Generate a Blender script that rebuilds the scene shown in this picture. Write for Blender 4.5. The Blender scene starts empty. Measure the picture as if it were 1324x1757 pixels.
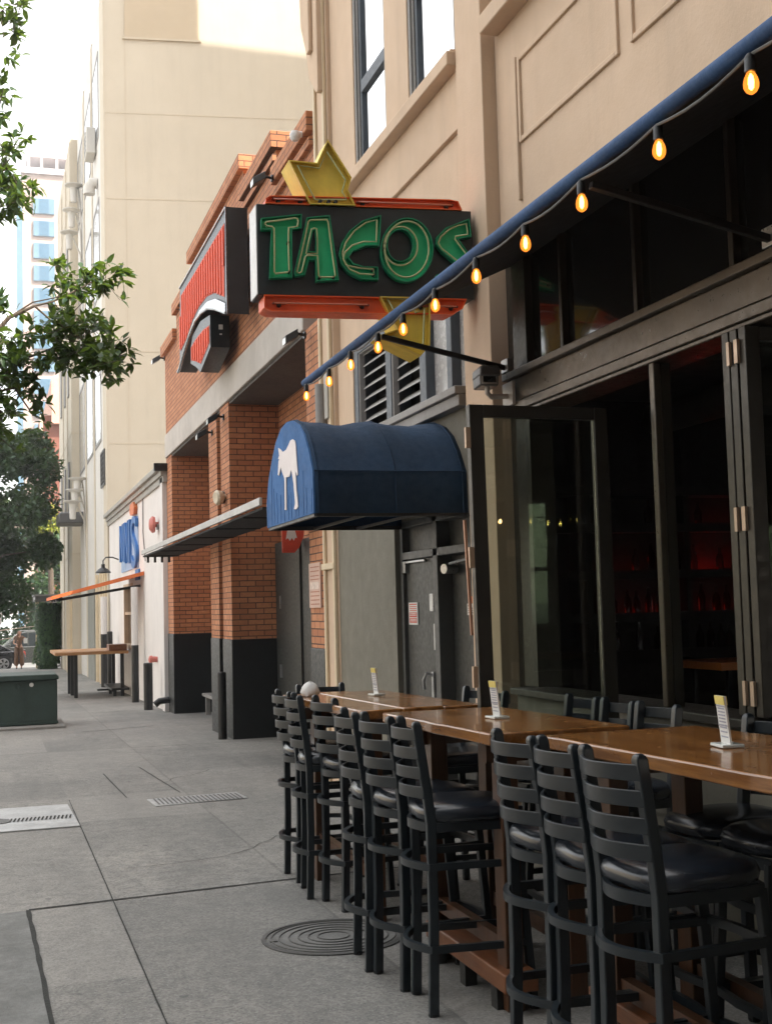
import bpy, math, random
from mathutils import Vector, Matrix
RAD = math.radians
rng = random.Random(11)
sc = bpy.context.scene
col = sc.collection
GS = -0.015                      # the street falls gently away from the camera
def gz(y): return GS * y
BASE = {}

# ------------------------------------------------------------------ mesh helpers
class MB:
    def __init__(s): s.v = []; s.f = []
    def add(s, vs, fs):
        o = len(s.v); s.v += [tuple(v) for v in vs]; s.f += [tuple(i + o for i in f) for f in fs]; return s
    def box(s, x0, x1, y0, y1, z0, z1):
        return s.add([(x0,y0,z0),(x1,y0,z0),(x1,y1,z0),(x0,y1,z0),(x0,y0,z1),(x1,y0,z1),(x1,y1,z1),(x0,y1,z1)],
                     [(0,3,2,1),(4,5,6,7),(0,1,5,4),(1,2,6,5),(2,3,7,6),(3,0,4,7)])
    def bar(s, p0, p1, w, h, up=(0,0,1)):
        p0 = Vector(p0); p1 = Vector(p1); d = (p1 - p0).normalized(); u = Vector(up)
        if abs(d.dot(u)) > .98: u = Vector((0,1,0))
        a = d.cross(u).normalized() * (w/2); b = a.cross(d).normalized() * (h/2)
        vs = [p + q for p in (p0, p1) for q in (-a-b, a-b, a+b, -a+b)]
        return s.add(vs, [(0,1,2,3),(7,6,5,4),(0,4,5,1),(1,5,6,2),(2,6,7,3),(3,7,4,0)])
    def ribbon(s, pts, w, h, closed=False):
        """rectangular section swept along a path lying in a horizontal plane: w across, h upright"""
        P = [Vector(p) for p in pts]; n = len(P); ring = []
        for i, p in enumerate(P):
            a = P[i-1] if (i or closed) else p; b = P[(i+1) % n] if (i < n-1 or closed) else p
            d = (b - a); d.z = 0; d.normalize(); q = Vector((-d.y, d.x, 0)) * (w/2); z = Vector((0,0,h/2))
            ring.append([p-q-z, p+q-z, p+q+z, p-q+z])
        o = len(s.v); s.v += [tuple(v) for r in ring for v in r]
        for i in range(n if closed else n-1):
            j = (i+1) % n
            for k in range(4):
                s.f.append((o+4*i+k, o+4*i+(k+1)%4, o+4*j+(k+1)%4, o+4*j+k))
        if not closed:
            s.f += [(o+3,o+2,o+1,o), tuple(o+4*(n-1)+k for k in range(4))]
        return s
    def tube(s, pts, r, n=8, closed=False, r2=None):
        P = [Vector(p) for p in pts]; m = len(P); o = len(s.v); prev = None
        for i, p in enumerate(P):
            a = P[i-1] if (i or closed) else p; b = P[(i+1) % m] if (i < m-1 or closed) else p
            d = (b - a).normalized()
            if prev is None:
                u = d.cross(Vector((0,0,1)))
                if u.length < .1: u = d.cross(Vector((0,1,0)))
            else: u = prev - d * prev.dot(d)
            u.normalize(); prev = u; w = d.cross(u)
            rr = r if r2 is None else r + (r2 - r) * i / max(1, m-1)
            s.v += [tuple(p + u * (rr*math.cos(2*math.pi*k/n)) + w * (rr*math.sin(2*math.pi*k/n))) for k in range(n)]
        for i in range(m if closed else m-1):
            j = (i+1) % m
            for k in range(n): s.f.append((o+i*n+k, o+i*n+(k+1)%n, o+j*n+(k+1)%n, o+j*n+k))
        if not closed:
            s.f += [tuple(o+k for k in reversed(range(n))), tuple(o+(m-1)*n+k for k in range(n))]
        return s
    def lathe(s, c, prof, n=20, axis=(0,0,1)):
        c = Vector(c); a = Vector(axis).normalized(); u = a.cross(Vector((1,0,0)))
        if u.length < .1: u = a.cross(Vector((0,1,0)))
        u.normalize(); w = a.cross(u); o = len(s.v); m = len(prof)
        for (r, z) in prof:
            s.v += [tuple(c + a*z + u*(r*math.cos(2*math.pi*k/n)) + w*(r*math.sin(2*math.pi*k/n))) for k in range(n)]
        for i in range(m-1):
            for k in range(n): s.f.append((o+i*n+k, o+i*n+(k+1)%n, o+(i+1)*n+(k+1)%n, o+(i+1)*n+k))
        s.f += [tuple(o+k for k in reversed(range(n))), tuple(o+(m-1)*n+k for k in range(n))]
        return s
    def prism(s, poly, fn, d0, d1):
        n = len(poly); o = len(s.v)
        s.v += [tuple(fn(u, v, d0)) for u, v in poly] + [tuple(fn(u, v, d1)) for u, v in poly]
        s.f += [tuple(o+i for i in range(n)), tuple(o+n+i for i in reversed(range(n)))]
        s.f += [(o+i, o+n+i, o+n+(i+1)%n, o+(i+1)%n) for i in range(n)]
        return s
    def build(s, name, mat, parent=None, bevel=0, sharp=35, seg=2):
        me = bpy.data.meshes.new(name)
        b = Vector((0,0,0))
        if parent is not None: b = BASE[parent.name]
        me.from_pydata([tuple(Vector(v) - b) for v in s.v], [], s.f); me.update()
        me.materials.append(mat)
        import bmesh
        bm = bmesh.new(); bm.from_mesh(me); bmesh.ops.recalc_face_normals(bm, faces=bm.faces); bm.to_mesh(me); bm.free()
        me.polygons.foreach_set('use_smooth', [True] * len(me.polygons)); me.set_sharp_from_angle(angle=RAD(sharp))
        o = bpy.data.objects.new(name, me); col.objects.link(o); BASE[o.name] = b
        if parent is not None: o.parent = parent
        if bevel:
            m = o.modifiers.new('bevel', 'BEVEL'); m.width = bevel; m.segments = seg; m.limit_method = 'ANGLE'; m.angle_limit = RAD(40)
            m.harden_normals = False
        return o

def each(mb, name, mat, parent, **k):
    """every connected piece of the builder becomes a part of its own"""
    n = len(mb.v); root = list(range(n))
    def find(i):
        while root[i] != i: root[i] = root[root[i]]; i = root[i]
        return i
    for f in mb.f:
        for i in f[1:]: root[find(i)] = find(f[0])
    grp = {}
    for f in mb.f: grp.setdefault(find(f[0]), []).append(f)
    out = []
    for fs in grp.values():
        ids = sorted({i for f in fs for i in f}); mp = {v: q for q, v in enumerate(ids)}
        m = MB(); m.v = [mb.v[i] for i in ids]; m.f = [tuple(mp[i] for i in f) for f in fs]; out.append(m.build(name, mat, parent, **k))
    return out
def tag(o, label=None, cat=None, group=None, kind=None):
    if label: o['label'] = label
    if cat: o['category'] = cat
    if group: o['group'] = group
    if kind: o['kind'] = kind
    return o
def thing(name, loc, label, cat, group=None):
    o = bpy.data.objects.new(name, None); col.objects.link(o); o.location = loc; o.empty_display_size = .1
    BASE[o.name] = Vector(loc); return tag(o, label, cat, group)
def single(name, mb, mat, label, cat, base, group=None, **k):
    """a thing that is one mesh, with its origin at its base"""
    mb.v = [tuple(Vector(v) - Vector(base)) for v in mb.v]
    o = mb.build(name, mat, None, **k); o.location = base; BASE[o.name] = Vector(base)
    return tag(o, label, cat, group)
def copy_tree(o, parent=None):
    c = o.copy(); col.objects.link(c)
    if parent is not None: c.parent = parent
    for ch in list(o.children): copy_tree(ch, c)
    return c
def rect_ring(y0, y1, z0, z1, x0, x1, w):
    """picture-frame of four bars in a plane X = const"""
    m = MB(); m.box(x0,x1,y0,y0+w,z0,z1); m.box(x0,x1,y1-w,y1,z0,z1); m.box(x0,x1,y0+w,y1-w,z0,z0+w); m.box(x0,x1,y0+w,y1-w,z1-w,z1); return m
def text_into(mb, s, fn, height, depth, width=None):
    cu = bpy.data.curves.new('lettering', 'FONT'); cu.body = s; cu.size = 1; cu.extrude = 0.5
    o = bpy.data.objects.new('lettering', cu); col.objects.link(o)
    dg = bpy.context.evaluated_depsgraph_get(); me = bpy.data.meshes.new_from_object(o.evaluated_get(dg))
    xs = [v.co.x for v in me.vertices]; ys = [v.co.y for v in me.vertices]
    x0, x1, y0, y1 = min(xs), max(xs), min(ys), max(ys)
    ky = height / (y1 - y0); kx = ky if width is None else width / (x1 - x0)
    mb.add([fn((v.co.x-x0)*kx, (v.co.y-y0)*ky, (v.co.z+.5)*depth) for v in me.vertices], [tuple(p.vertices) for p in me.polygons])
    bpy.data.objects.remove(o); bpy.data.curves.remove(cu); bpy.data.meshes.remove(me)

# ------------------------------------------------------------------ materials
def nt(name):
    m = bpy.data.materials.new(name); m.use_nodes = True; t = m.node_tree; t.nodes.clear()
    out = t.nodes.new('ShaderNodeOutputMaterial'); b = t.nodes.new('ShaderNodeBsdfPrincipled'); t.links.new(b.outputs[0], out.inputs[0])
    return m, t, b, out
def node(t, typ, ins=None, **kw):
    n = t.nodes.new(typ)
    for k, v in kw.items(): setattr(n, k, v)
    for k, v in (ins or {}).items():
        if isinstance(v, bpy.types.NodeSocket): t.links.new(v, n.inputs[k])
        else: n.inputs[k].default_value = v
    return n
def mixc(t, fac, a, b, mode='MIX'):
    n = t.nodes.new('ShaderNodeMix'); n.data_type = 'RGBA'; n.blend_type = mode
    for i, v in ((0, fac), (6, a), (7, b)):
        if isinstance(v, bpy.types.NodeSocket): t.links.new(v, n.inputs[i])
        else: n.inputs[i].default_value = v if i == 0 else (*v, 1) if len(v) == 3 else v
    return n.outputs[2]
def ramp(t, fac, stops):
    r = node(t, 'ShaderNodeValToRGB', {'Fac': fac}); e = r.color_ramp.elements
    while len(e) < len(stops): e.new(.5)
    for i, (p, c) in enumerate(stops):
        e[i].position = p; e[i].color = (c, c, c, 1) if isinstance(c, (int, float)) else (*c, 1)
    return r.outputs[0]
def coords(t, rand=False):
    c = node(t, 'ShaderNodeTexCoord').outputs['Object']
    if rand:
        i = node(t, 'ShaderNodeObjectInfo').outputs['Random']
        a = node(t, 'ShaderNodeMath', {0: i, 1: 37.0}, operation='MULTIPLY').outputs[0]
        c = node(t, 'ShaderNodeVectorMath', {0: c, 1: a}, operation='ADD').outputs[0]
    return c
def noise(t, vec, scale, detail=4, rough=.6): 
    return node(t, 'ShaderNodeTexNoise', {'Vector': vec, 'Scale': scale, 'Detail': detail, 'Roughness': rough}).outputs[0]
def bump(t, b, h, strength, dist=.01):
    n = node(t, 'ShaderNodeBump', {'Height': h, 'Strength': strength, 'Distance': dist}); t.links.new(n.outputs[0], b.inputs['Normal'])
def mat(name, c, rough=.5, metal=0, var=.12, vs=2.5, bs=0, bst=.2, coat=0, c2=None, rand=True, rv=.1, bd=.01, streak=0):
    m, t, b, o = nt(name); v = coords(t, rand)
    n1 = noise(t, v, vs); n2 = noise(t, v, vs*9)
    dark = tuple(x*(1-var) for x in c); lite = c2 or tuple(min(1, x*(1+var)) for x in c)
    a = mixc(t, ramp(t, n1, [(.3, 0), (.7, 1)]), dark, lite)
    a = mixc(t, ramp(t, n2, [(.35, 0), (.75, var*1.2)]), a, tuple(x*.6 for x in c))
    if streak:
        q = node(t, 'ShaderNodeVectorMath', {0: v, 1: (2.2, 2.2, .16)}, operation='MULTIPLY').outputs[0]
        a = mixc(t, ramp(t, noise(t, q, 1.5, 7, .7), [(.48, 0), (.78, streak)]), a, tuple(x*.55 for x in c))
        a = mixc(t, ramp(t, noise(t, v, .9, 6, .7), [(.55, 0), (.75, streak*.8)]), a, tuple(min(1, x*1.12) for x in c))
    t.links.new(a, b.inputs['Base Color'])
    rr = node(t, 'ShaderNodeMapRange', {'Value': n2, 'From Min': .3, 'From Max': .7, 'To Min': max(.02, rough-rv), 'To Max': min(1, rough+rv)}).outputs[0]
    t.links.new(rr, b.inputs['Roughness'])
    b.inputs['Metallic'].default_value = metal; b.inputs['Coat Weight'].default_value = coat; b.inputs['Coat Roughness'].default_value = .12
    if bs: bump(t, b, noise(t, v, bs, 5, .65), bst, bd)
    return m
def emit(name, c, s):
    m, t, b, o = nt(name); b.inputs['Base Color'].default_value = (*c, 1); b.inputs['Emission Color'].default_value = (*c, 1); b.inputs['Emission Strength'].default_value = s
    return m
def glass(name, tint=(.8,.85,.82), refl=1.0, rough=.0, base=.04):
    m, t, b, o = nt(name); t.nodes.remove(b)
    fr = node(t, 'ShaderNodeFresnel', {'IOR': 1.5})
    fac = node(t, 'ShaderNodeMath', {0: fr.outputs[0], 1: refl}, operation='MULTIPLY').outputs[0]
    v = coords(t); bn = node(t, 'ShaderNodeBump', {'Height': noise(t, v, 1.3, 2), 'Strength': .03, 'Distance': .05})
    g = node(t, 'ShaderNodeBsdfGlossy', {'Color': (1,1,1,1), 'Roughness': rough, 'Normal': bn.outputs[0]})
    tr = node(t, 'ShaderNodeBsdfTransparent', {'Color': (*tint, 1)})
    mx = node(t, 'ShaderNodeMixShader', {0: fac, 1: tr.outputs[0], 2: g.outputs[0]}); t.links.new(mx.outputs[0], o.inputs[0]); return m
def brick_mat(name, c1=(.44,.168,.078), c2=(.59,.26,.125), mort=(.075,.05,.038)):
    m, t, b, o = nt(name); v = coords(t)
    nrm = node(t, 'ShaderNodeSeparateXYZ', {0: node(t, 'ShaderNodeNewGeometry').outputs['True Normal']})
    p = node(t, 'ShaderNodeSeparateXYZ', {0: v})
    ay = node(t, 'ShaderNodeMath', {0: nrm.outputs[1]}, operation='ABSOLUTE').outputs[0]
    gy = node(t, 'ShaderNodeMath', {0: ay, 1: .5}, operation='GREATER_THAN').outputs[0]
    u = node(t, 'ShaderNodeMix', {0: gy, 2: p.outputs[1], 3: p.outputs[0]}).outputs[0]
    wv = noise(t, v, 3.0); 
    zz = node(t, 'ShaderNodeMath', {0: wv, 1: .012, 2: p.outputs[2]}, operation='MULTIPLY_ADD').outputs[0]
    q = node(t, 'ShaderNodeCombineXYZ', {0: u, 1: zz})
    br = node(t, 'ShaderNodeTexBrick', {'Vector': q.outputs[0], 'Color1': (*c1,1), 'Color2': (*c2,1), 'Mortar': (*mort,1), 'Scale': 1.0, 'Mortar Size': .0062,
                                        'Mortar Smooth': .12, 'Bias': .1, 'Brick Width': .215, 'Row Height': .0735})
    n1 = noise(t, v, 1.1); n2 = noise(t, v, 26)
    a = mixc(t, ramp(t, n1, [(.35, 0), (.7, .35)]), br.outputs[0], (.30,.115,.055))
    a = mixc(t, ramp(t, n2, [(.45, 0), (.8, .5)]), a, (.29,.125,.065))
    # the odd pale, salt-stained brick
    vo = node(t, 'ShaderNodeTexVoronoi', {'Vector': node(t, 'ShaderNodeVectorMath', {0: q.outputs[0], 1: (3.2, 9.0, 1)}, operation='MULTIPLY').outputs[0], 'Scale': 1.0})
    a = mixc(t, node(t, 'ShaderNodeMath', {0: ramp(t, vo.outputs['Color'], [(.9, 0), (.95, .35)]), 1: ramp(t, n2, [(.4, 0), (.6, 1)])}, operation='MULTIPLY').outputs[0], a, (.42,.30,.22))
    t.links.new(a, b.inputs['Base Color']); b.inputs['Roughness'].default_value = .85
    h = node(t, 'ShaderNodeMath', {0: br.outputs[1], 1: -1.0, 2: node(t, 'ShaderNodeMath', {0: n2, 1: .35}, operation='MULTIPLY').outputs[0]}, operation='MULTIPLY_ADD').outputs[0]
    bump(t, b, h, .7, .008); return m
def wood_mat(name, c1=(.20,.075,.018), c2=(.36,.165,.05), rough=.16, coat=.6, axis=1):
    m, t, b, o = nt(name); v = coords(t, True)
    s = [14, 14, 14]; s[axis] = .9
    q = node(t, 'ShaderNodeVectorMath', {0: v, 1: tuple(s)}, operation='MULTIPLY').outputs[0]
    n1 = noise(t, q, 1.6, 8, .65); n2 = noise(t, q, 7, 4, .7); n3 = noise(t, v, 2.2)
    a = mixc(t, ramp(t, n1, [(.3, 0), (.68, 1)]), c1, c2)
    a = mixc(t, ramp(t, n2, [(.5, 0), (.8, .55)]), a, tuple(x*.45 for x in c1))
    a = mixc(t, ramp(t, n3, [(.4, 0), (.75, .45)]), a, tuple(x*.7 for x in c1))
    t.links.new(a, b.inputs['Base Color'])
    t.links.new(node(t, 'ShaderNodeMapRange', {'Value': n3, 'From Min': .3, 'From Max': .7, 'To Min': rough*.7, 'To Max': rough*1.7}).outputs[0], b.inputs['Roughness'])
    b.inputs['Coat Weight'].default_value = coat; b.inputs['Coat Roughness'].default_value = .08
    bump(t, b, n2, .12, .004); return m
def pave_mat(name):
    m, t, b, o = nt(name); v = coords(t)
    n0 = noise(t, v, .35, 3); n1 = noise(t, v, 1.7, 6, .65); n2 = noise(t, v, 11, 6, .7); n3 = noise(t, v, 60, 4, .8)
    a = mixc(t, ramp(t, n0, [(.35, 0), (.65, 1)]), (.225,.218,.20), (.315,.30,.27))
    a = mixc(t, ramp(t, n1, [(.42, 0), (.72, .55)]), a, (.13,.133,.125))
    a = mixc(t, ramp(t, n2, [(.42, 0), (.70, .7)]), a, (.10,.10,.097))
    sp = node(t, 'ShaderNodeTexVoronoi', {'Vector': v, 'Scale': 48})
    a = mixc(t, ramp(t, sp.outputs['Distance'], [(.12, .8), (.38, 0)]), a, (.085,.085,.083))
    sp3 = node(t, 'ShaderNodeTexVoronoi', {'Vector': v, 'Scale': 75})
    a = mixc(t, ramp(t, sp3.outputs['Distance'], [(.10, .85), (.30, 0)]), a, (.38,.38,.37))
    sp2 = node(t, 'ShaderNodeTexVoronoi', {'Vector': v, 'Scale': 3.1})            # trodden gum spots
    a = mixc(t, ramp(t, sp2.outputs['Distance'], [(.05, .75), (.07, 0)]), a, (.07,.07,.07))
    a = mixc(t, ramp(t, n3, [(.38, .55), (.52, 0)]), a, (.09,.093,.092)); a = mixc(t, ramp(t, n3, [(.52, 0), (.68, .55)]), a, (.33,.33,.32))
    # long soft stains that run with the slope
    q = node(t, 'ShaderNodeVectorMath', {0: v, 1: (2.6, .35, 1)}, operation='MULTIPLY').outputs[0]
    a = mixc(t, ramp(t, noise(t, q, 1.2, 5), [(.5, 0), (.75, .4)]), a, (.09,.092,.09))
    # slabs cast at different times
    pf = node(t, 'ShaderNodeVectorMath', {0: node(t, 'ShaderNodeVectorMath', {0: v, 1: (.98, .66, 0)}, operation='MULTIPLY').outputs[0], 1: (.41, .41, 0)}, operation='ADD').outputs[0]
    wn = node(t, 'ShaderNodeTexWhiteNoise', {0: node(t, 'ShaderNodeVectorMath', {0: pf}, operation='FLOOR').outputs[0]})
    a = mixc(t, ramp(t, wn.outputs[0], [(.0, .30), (.55, 0)]), a, (.12,.122,.117)); a = mixc(t, ramp(t, wn.outputs[0], [(.55, 0), (1.0, .22)]), a, (.34,.325,.30))
    # slab tooling lines
    p = node(t, 'ShaderNodeSeparateXYZ', {0: v})
    def line(sock, pos, w, amp):
        nonlocal a
        wob = node(t, 'ShaderNodeMath', {0: n2, 1: .006, 2: sock}, operation='MULTIPLY_ADD').outputs[0]
        d = node(t, 'ShaderNodeMath', {0: node(t, 'ShaderNodeMath', {0: wob, 1: pos}, operation='SUBTRACT').outputs[0]}, operation='ABSOLUTE').outputs[0]
        l = node(t, 'ShaderNodeMapRange', {'Value': d, 'From Min': w*.5, 'From Max': w, 'To Min': amp, 'To Max': 0}).outputs[0]
        a = mixc(t, l, a, (.03,.03,.03)); return l
    for yy in (16.0, 22.6, 27.5, 33, 39, 46): line(p.outputs[1], yy, .02, .5)
    for xx in (1.62,): line(p.outputs[0], xx, .012, .25)
    t.links.new(a, b.inputs['Base Color']); b.inputs['Roughness'].default_value = .8
    h = node(t, 'ShaderNodeMath', {0: n3, 1: .5, 2: n2}, operation='MULTIPLY_ADD').outputs[0]
    bump(t, b, h, .35, .006); return m
def leaf_mat(name, c, c2, trans=.35):
    m, t, b, o = nt(name); t.nodes.remove(b)
    v = coords(t); n = ramp(t, noise(t, v, 5.0, 3), [(.35, 0), (.65, 1)])
    a = mixc(t, n, c, c2)
    d = node(t, 'ShaderNodeBsdfPrincipled', {'Base Color': a, 'Roughness': .42})
    tr = node(t, 'ShaderNodeBsdfTranslucent', {'Color': mixc(t, .6, a, (.26,.40,.03))})
    mx = node(t, 'ShaderNodeMixShader', {0: trans, 1: d.outputs[0], 2: tr.outputs[0]}); t.links.new(mx.outputs[0], o.inputs[0]); return m

M = {}
M['pave'] = pave_mat('sidewalk concrete')
M['asphalt'] = mat('asphalt', (.055,.055,.057), .85, var=.25, vs=.6, bs=60, bst=.4, rand=False)
M['beige'] = mat('beige stucco', (.645,.485,.35), .9, var=.07, vs=.7, bs=38, bst=.28, rand=False, bd=.008, streak=.3)
M['cream'] = mat('cream rendered wall', (.56,.50,.40), .9, var=.05, vs=.25, bs=9, bst=.12, rand=False, streak=.16)
M['cream_dark'] = mat('cream panel', (.52,.43,.31), .9, var=.05, vs=.4, rand=False)
M['seam'] = mat('render seam', (.535,.465,.36), .9, var=.1, rand=False)
M['palegrey'] = mat('pale grey cladding', (.62,.60,.56), .7, var=.06, vs=.5, rand=False)
M['greywall'] = mat('grey green painted wall', (.165,.155,.122), .75, var=.12, vs=.8, bs=45, bst=.35, rand=False)
M['trimcream'] = mat('cream trim paint', (.66,.54,.37), .6, var=.1, vs=4, rand=False)
M['brick'] = brick_mat('orange brick')
M['redbrick'] = mat('red brick far', (.20,.075,.05), .9, var=.12, vs=.4, rand=False)
M['concrete'] = mat('pale concrete beam', (.50,.46,.42), .85, var=.14, vs=.85, bs=30, bst=.3, rand=False)
M['blackpaint'] = mat('black gloss wall paint', (.009,.012,.013), .42, var=.25, vs=3, bs=20, bst=.12, rand=False, streak=.4)
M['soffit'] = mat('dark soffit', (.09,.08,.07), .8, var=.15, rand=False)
M['white'] = mat('white painted render', (.72,.69,.67), .8, var=.06, vs=.8, bs=25, bst=.15, rand=False, streak=.22)
M['metal'] = mat('charcoal powder coat', (.015,.021,.026), .33, var=.06, vs=3, rv=.04)
M['bronze'] = mat('dark bronze window metal', (.042,.037,.029), .4, metal=.3, var=.15, vs=3, bs=60, bst=.05, rand=False)
M['bronze_lt'] = mat('bare bronze rail', (.085,.07,.052), .36, metal=.5, var=.2, vs=3, rand=False)
M['black'] = mat('black metal', (.014,.015,.016), .45, var=.2, vs=5)
M['blue_frame'] = mat('slate blue window frame', (.075,.09,.11), .5, var=.15, vs=3, rand=False)
M['frame_grey'] = mat('grey window reveal', (.27,.26,.25), .6, var=.12, vs=3, rand=False)
m, t, b, o = nt('black vinyl'); b.inputs['Base Color'].default_value = (.013,.018,.026,1); b.inputs['Roughness'].default_value = .27; b.inputs['Coat Weight'].default_value = .2; b.inputs['Coat Roughness'].default_value = .25; bump(t, b, noise(t, coords(t, True), 190, 2), .04, .002); M['vinyl'] = m
M['vinyl_old'] = mat('black vinyl', (.014,.019,.027), .27, var=.15, vs=5, coat=.25, rv=.04)
M['wood'] = wood_mat('varnished table wood', (.13,.046,.012), (.40,.18,.052), .19, .4)
M['woodx'] = wood_mat('varnished board', (.15,.05,.016), (.23,.085,.03), .4, .1)
M['leg'] = wood_mat('stained table leg', (.065,.026,.010), (.11,.045,.017), .35, .15, axis=2)
M['oak'] = wood_mat('pale ledge wood', (.34,.17,.07), (.5,.28,.13), .5, 0, axis=0)
M['bluebar'] = mat('blue canvas edge', (.030,.082,.20), .78, var=.2, vs=6, bs=90, bst=.2)
M['navy'] = mat('navy canvas', (.010,.042,.098), .85, var=.25, vs=2.2, bs=120, bst=.25, streak=.5)
M['bluefront'] = mat('blue canvas front', (.035,.135,.35), .8, var=.2, vs=3, bs=120, bst=.2)
M['blackfab'] = mat('black awning cloth', (.012,.013,.014), .85, var=.2, vs=2)
M['signblack'] = mat('black sign enamel', (.018,.024,.028), .42, var=.25, vs=5, bs=25, bst=.04, streak=.45)
M['signwhite'] = mat('white sign return', (.80,.80,.80), .5, var=.1, vs=6, streak=.45)
M['green'] = mat('green channel letter', (.018,.60,.26), .45, var=.12, vs=6)
M['greenrim'] = mat('green letter rim', (.008,.27,.125), .42, var=.15, vs=6)
M['yellow'] = mat('yellow sign paint', (.86,.66,.10), .5, var=.12, vs=5, streak=.45)
M['yellowrim'] = mat('yellow sign rim', (.72,.52,.08), .5, var=.12, vs=5, streak=.45)
M['red'] = mat('orange red sign paint', (.92,.135,.03), .42, var=.12, vs=5, streak=.45)
M['redface'] = mat('matt red sign face', (.70,.065,.012), .68, var=.15, vs=3)
M['neon'] = mat('unlit pale neon tube', (.52,.58,.30), .2, var=.08, coat=.5)
M['neonred'] = mat('unlit clear neon tube', (.62,.20,.12), .2, var=.08, coat=.5)
M['chrome'] = mat('chrome', (.75,.76,.78), .12, metal=1, var=.05)
M['darkchrome'] = mat('tarnished chrome', (.30,.31,.33), .22, metal=1, var=.2, vs=6)
M['steel'] = mat('brushed steel', (.45,.46,.47), .35, metal=.8, var=.15, vs=8)
M['logo'] = mat('white vinyl emblem', (.80,.74,.74), .6, var=.05)
M['paper'] = mat('white card', (.72,.72,.70), .6, var=.06, vs=20)
M['cardyellow'] = mat('yellow card', (.70,.58,.16), .6, var=.05, vs=20)
M['cardprint'] = mat('grey print', (.34,.35,.42), .6, var=.2, vs=30)
M['redprint'] = mat('red print', (.62,.075,.04), .55, var=.1, vs=20)
M['acrylic'] = mat('frosted acrylic', (.55,.58,.55), .18, var=.05, coat=.4)
M['boxgreen'] = mat('green utility enamel', (.036,.062,.054), .55, var=.18, vs=3, bs=30, bst=.08)
M['iron'] = mat('cast iron', (.10,.10,.097), .55, metal=.3, var=.25, vs=8, bs=50, bst=.3)
M['galv'] = mat('galvanised plate', (.42,.43,.43), .5, metal=.35, var=.2, vs=5, bs=60, bst=.2)
M['pad'] = mat('concrete pad', (.24,.235,.22), .85, var=.2, vs=4, bs=40, bst=.3)
M['seal'] = mat('tar joint', (.022,.024,.022), .9, var=.3, vs=14, bs=60, bst=.6)
M['blue'] = mat('blue letter paint', (.035,.15,.42), .5, var=.12, vs=4)
M['orange'] = mat('orange canvas', (.66,.16,.045), .7, var=.15, vs=4)
M['pink'] = mat('faded red bell', (.55,.16,.13), .5, var=.12, vs=5)
M['rubber'] = mat('rubber', (.015,.015,.016), .8)
M['carpaint'] = mat('dark grey car paint', (.055,.058,.056), .3, metal=.4, var=.05, coat=.8)
M['carblack'] = mat('black car paint', (.012,.013,.015), .25, var=.05, coat=.9)
M['carglass'] = mat('car glass', (.02,.024,.026), .06, var=.05, coat=.6)
M['skin'] = mat('skin', (.52,.30,.21), .55, var=.06, vs=20)
M['brown'] = mat('brown cloth', (.155,.085,.05), .85, var=.2, vs=12)
M['hair'] = mat('light brown hair', (.17,.085,.05), .55, var=.2, vs=40)
M['leaf'] = leaf_mat('broad leaf', (.012,.038,.018), (.034,.078,.022), .30)
M['leafdark'] = leaf_mat('dark tree leaf', (.014,.045,.022), (.04,.085,.032), .22)
M['ivy'] = leaf_mat('ivy leaf', (.012,.05,.014), (.035,.10,.02), .2)
M['bark'] = mat('bark', (.10,.075,.055), .9, var=.3, vs=9, bs=30, bst=.6)
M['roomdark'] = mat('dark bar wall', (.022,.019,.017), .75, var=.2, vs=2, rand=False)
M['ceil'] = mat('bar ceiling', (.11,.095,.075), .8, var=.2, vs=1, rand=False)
M['doordark'] = mat('dark door paint', (.036,.038,.035), .5, var=.18, vs=3, bs=30, bst=.08, rand=False)
M['cam'] = mat('camera housing', (.10,.10,.10), .4, var=.1)
M['camarm'] = mat('camera arm', (.50,.47,.43), .5, var=.1)
M['glasspanel'] = glass('folding window glass', (.74,.78,.73), 2.2)
M['glasswin'] = mat('window glass sky', (.84,.86,.88), .03, metal=1, var=.02, rv=.01)
M['glassdark'] = mat('dark transom glass', (.010,.011,.011), .05, var=.05, coat=.4, rv=.02)
M['glassblue'] = mat('blue tinted glass', (.10,.19,.26), .1, var=.15, vs=.3, coat=.6, rand=False)
M['tower'] = mat('pink stone cladding', (.40,.305,.265), .8, var=.04, vs=.1, rand=False)
M['palepane'] = mat('pale street pane', (.42,.44,.45), .12, metal=.5, var=.15, vs=1, rand=False)
M['amber'] = None
m, t, b, o = nt('amber bulb glass'); t.nodes.remove(b)
tr = node(t, 'ShaderNodeBsdfTransparent', {'Color': (1,.62,.22,1)}); em = node(t, 'ShaderNodeEmission', {'Color': (1,.27,.035,1), 'Strength': 1.1})
mx = node(t, 'ShaderNodeMixShader', {0: .35, 1: tr.outputs[0], 2: em.outputs[0]}); t.links.new(mx.outputs[0], o.inputs[0]); M['amber'] = m
M['filament'] = emit('bulb filament', (1,.60,.22), 9)
M['redglow'] = emit('red bar light', (1,.06,.03), .35)
M['bottle'] = glass('bottle glass', (.55,.32,.28), 1.5, .05)
M['teal'] = mat('teal seat', (.03,.22,.24), .5, var=.1)

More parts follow.
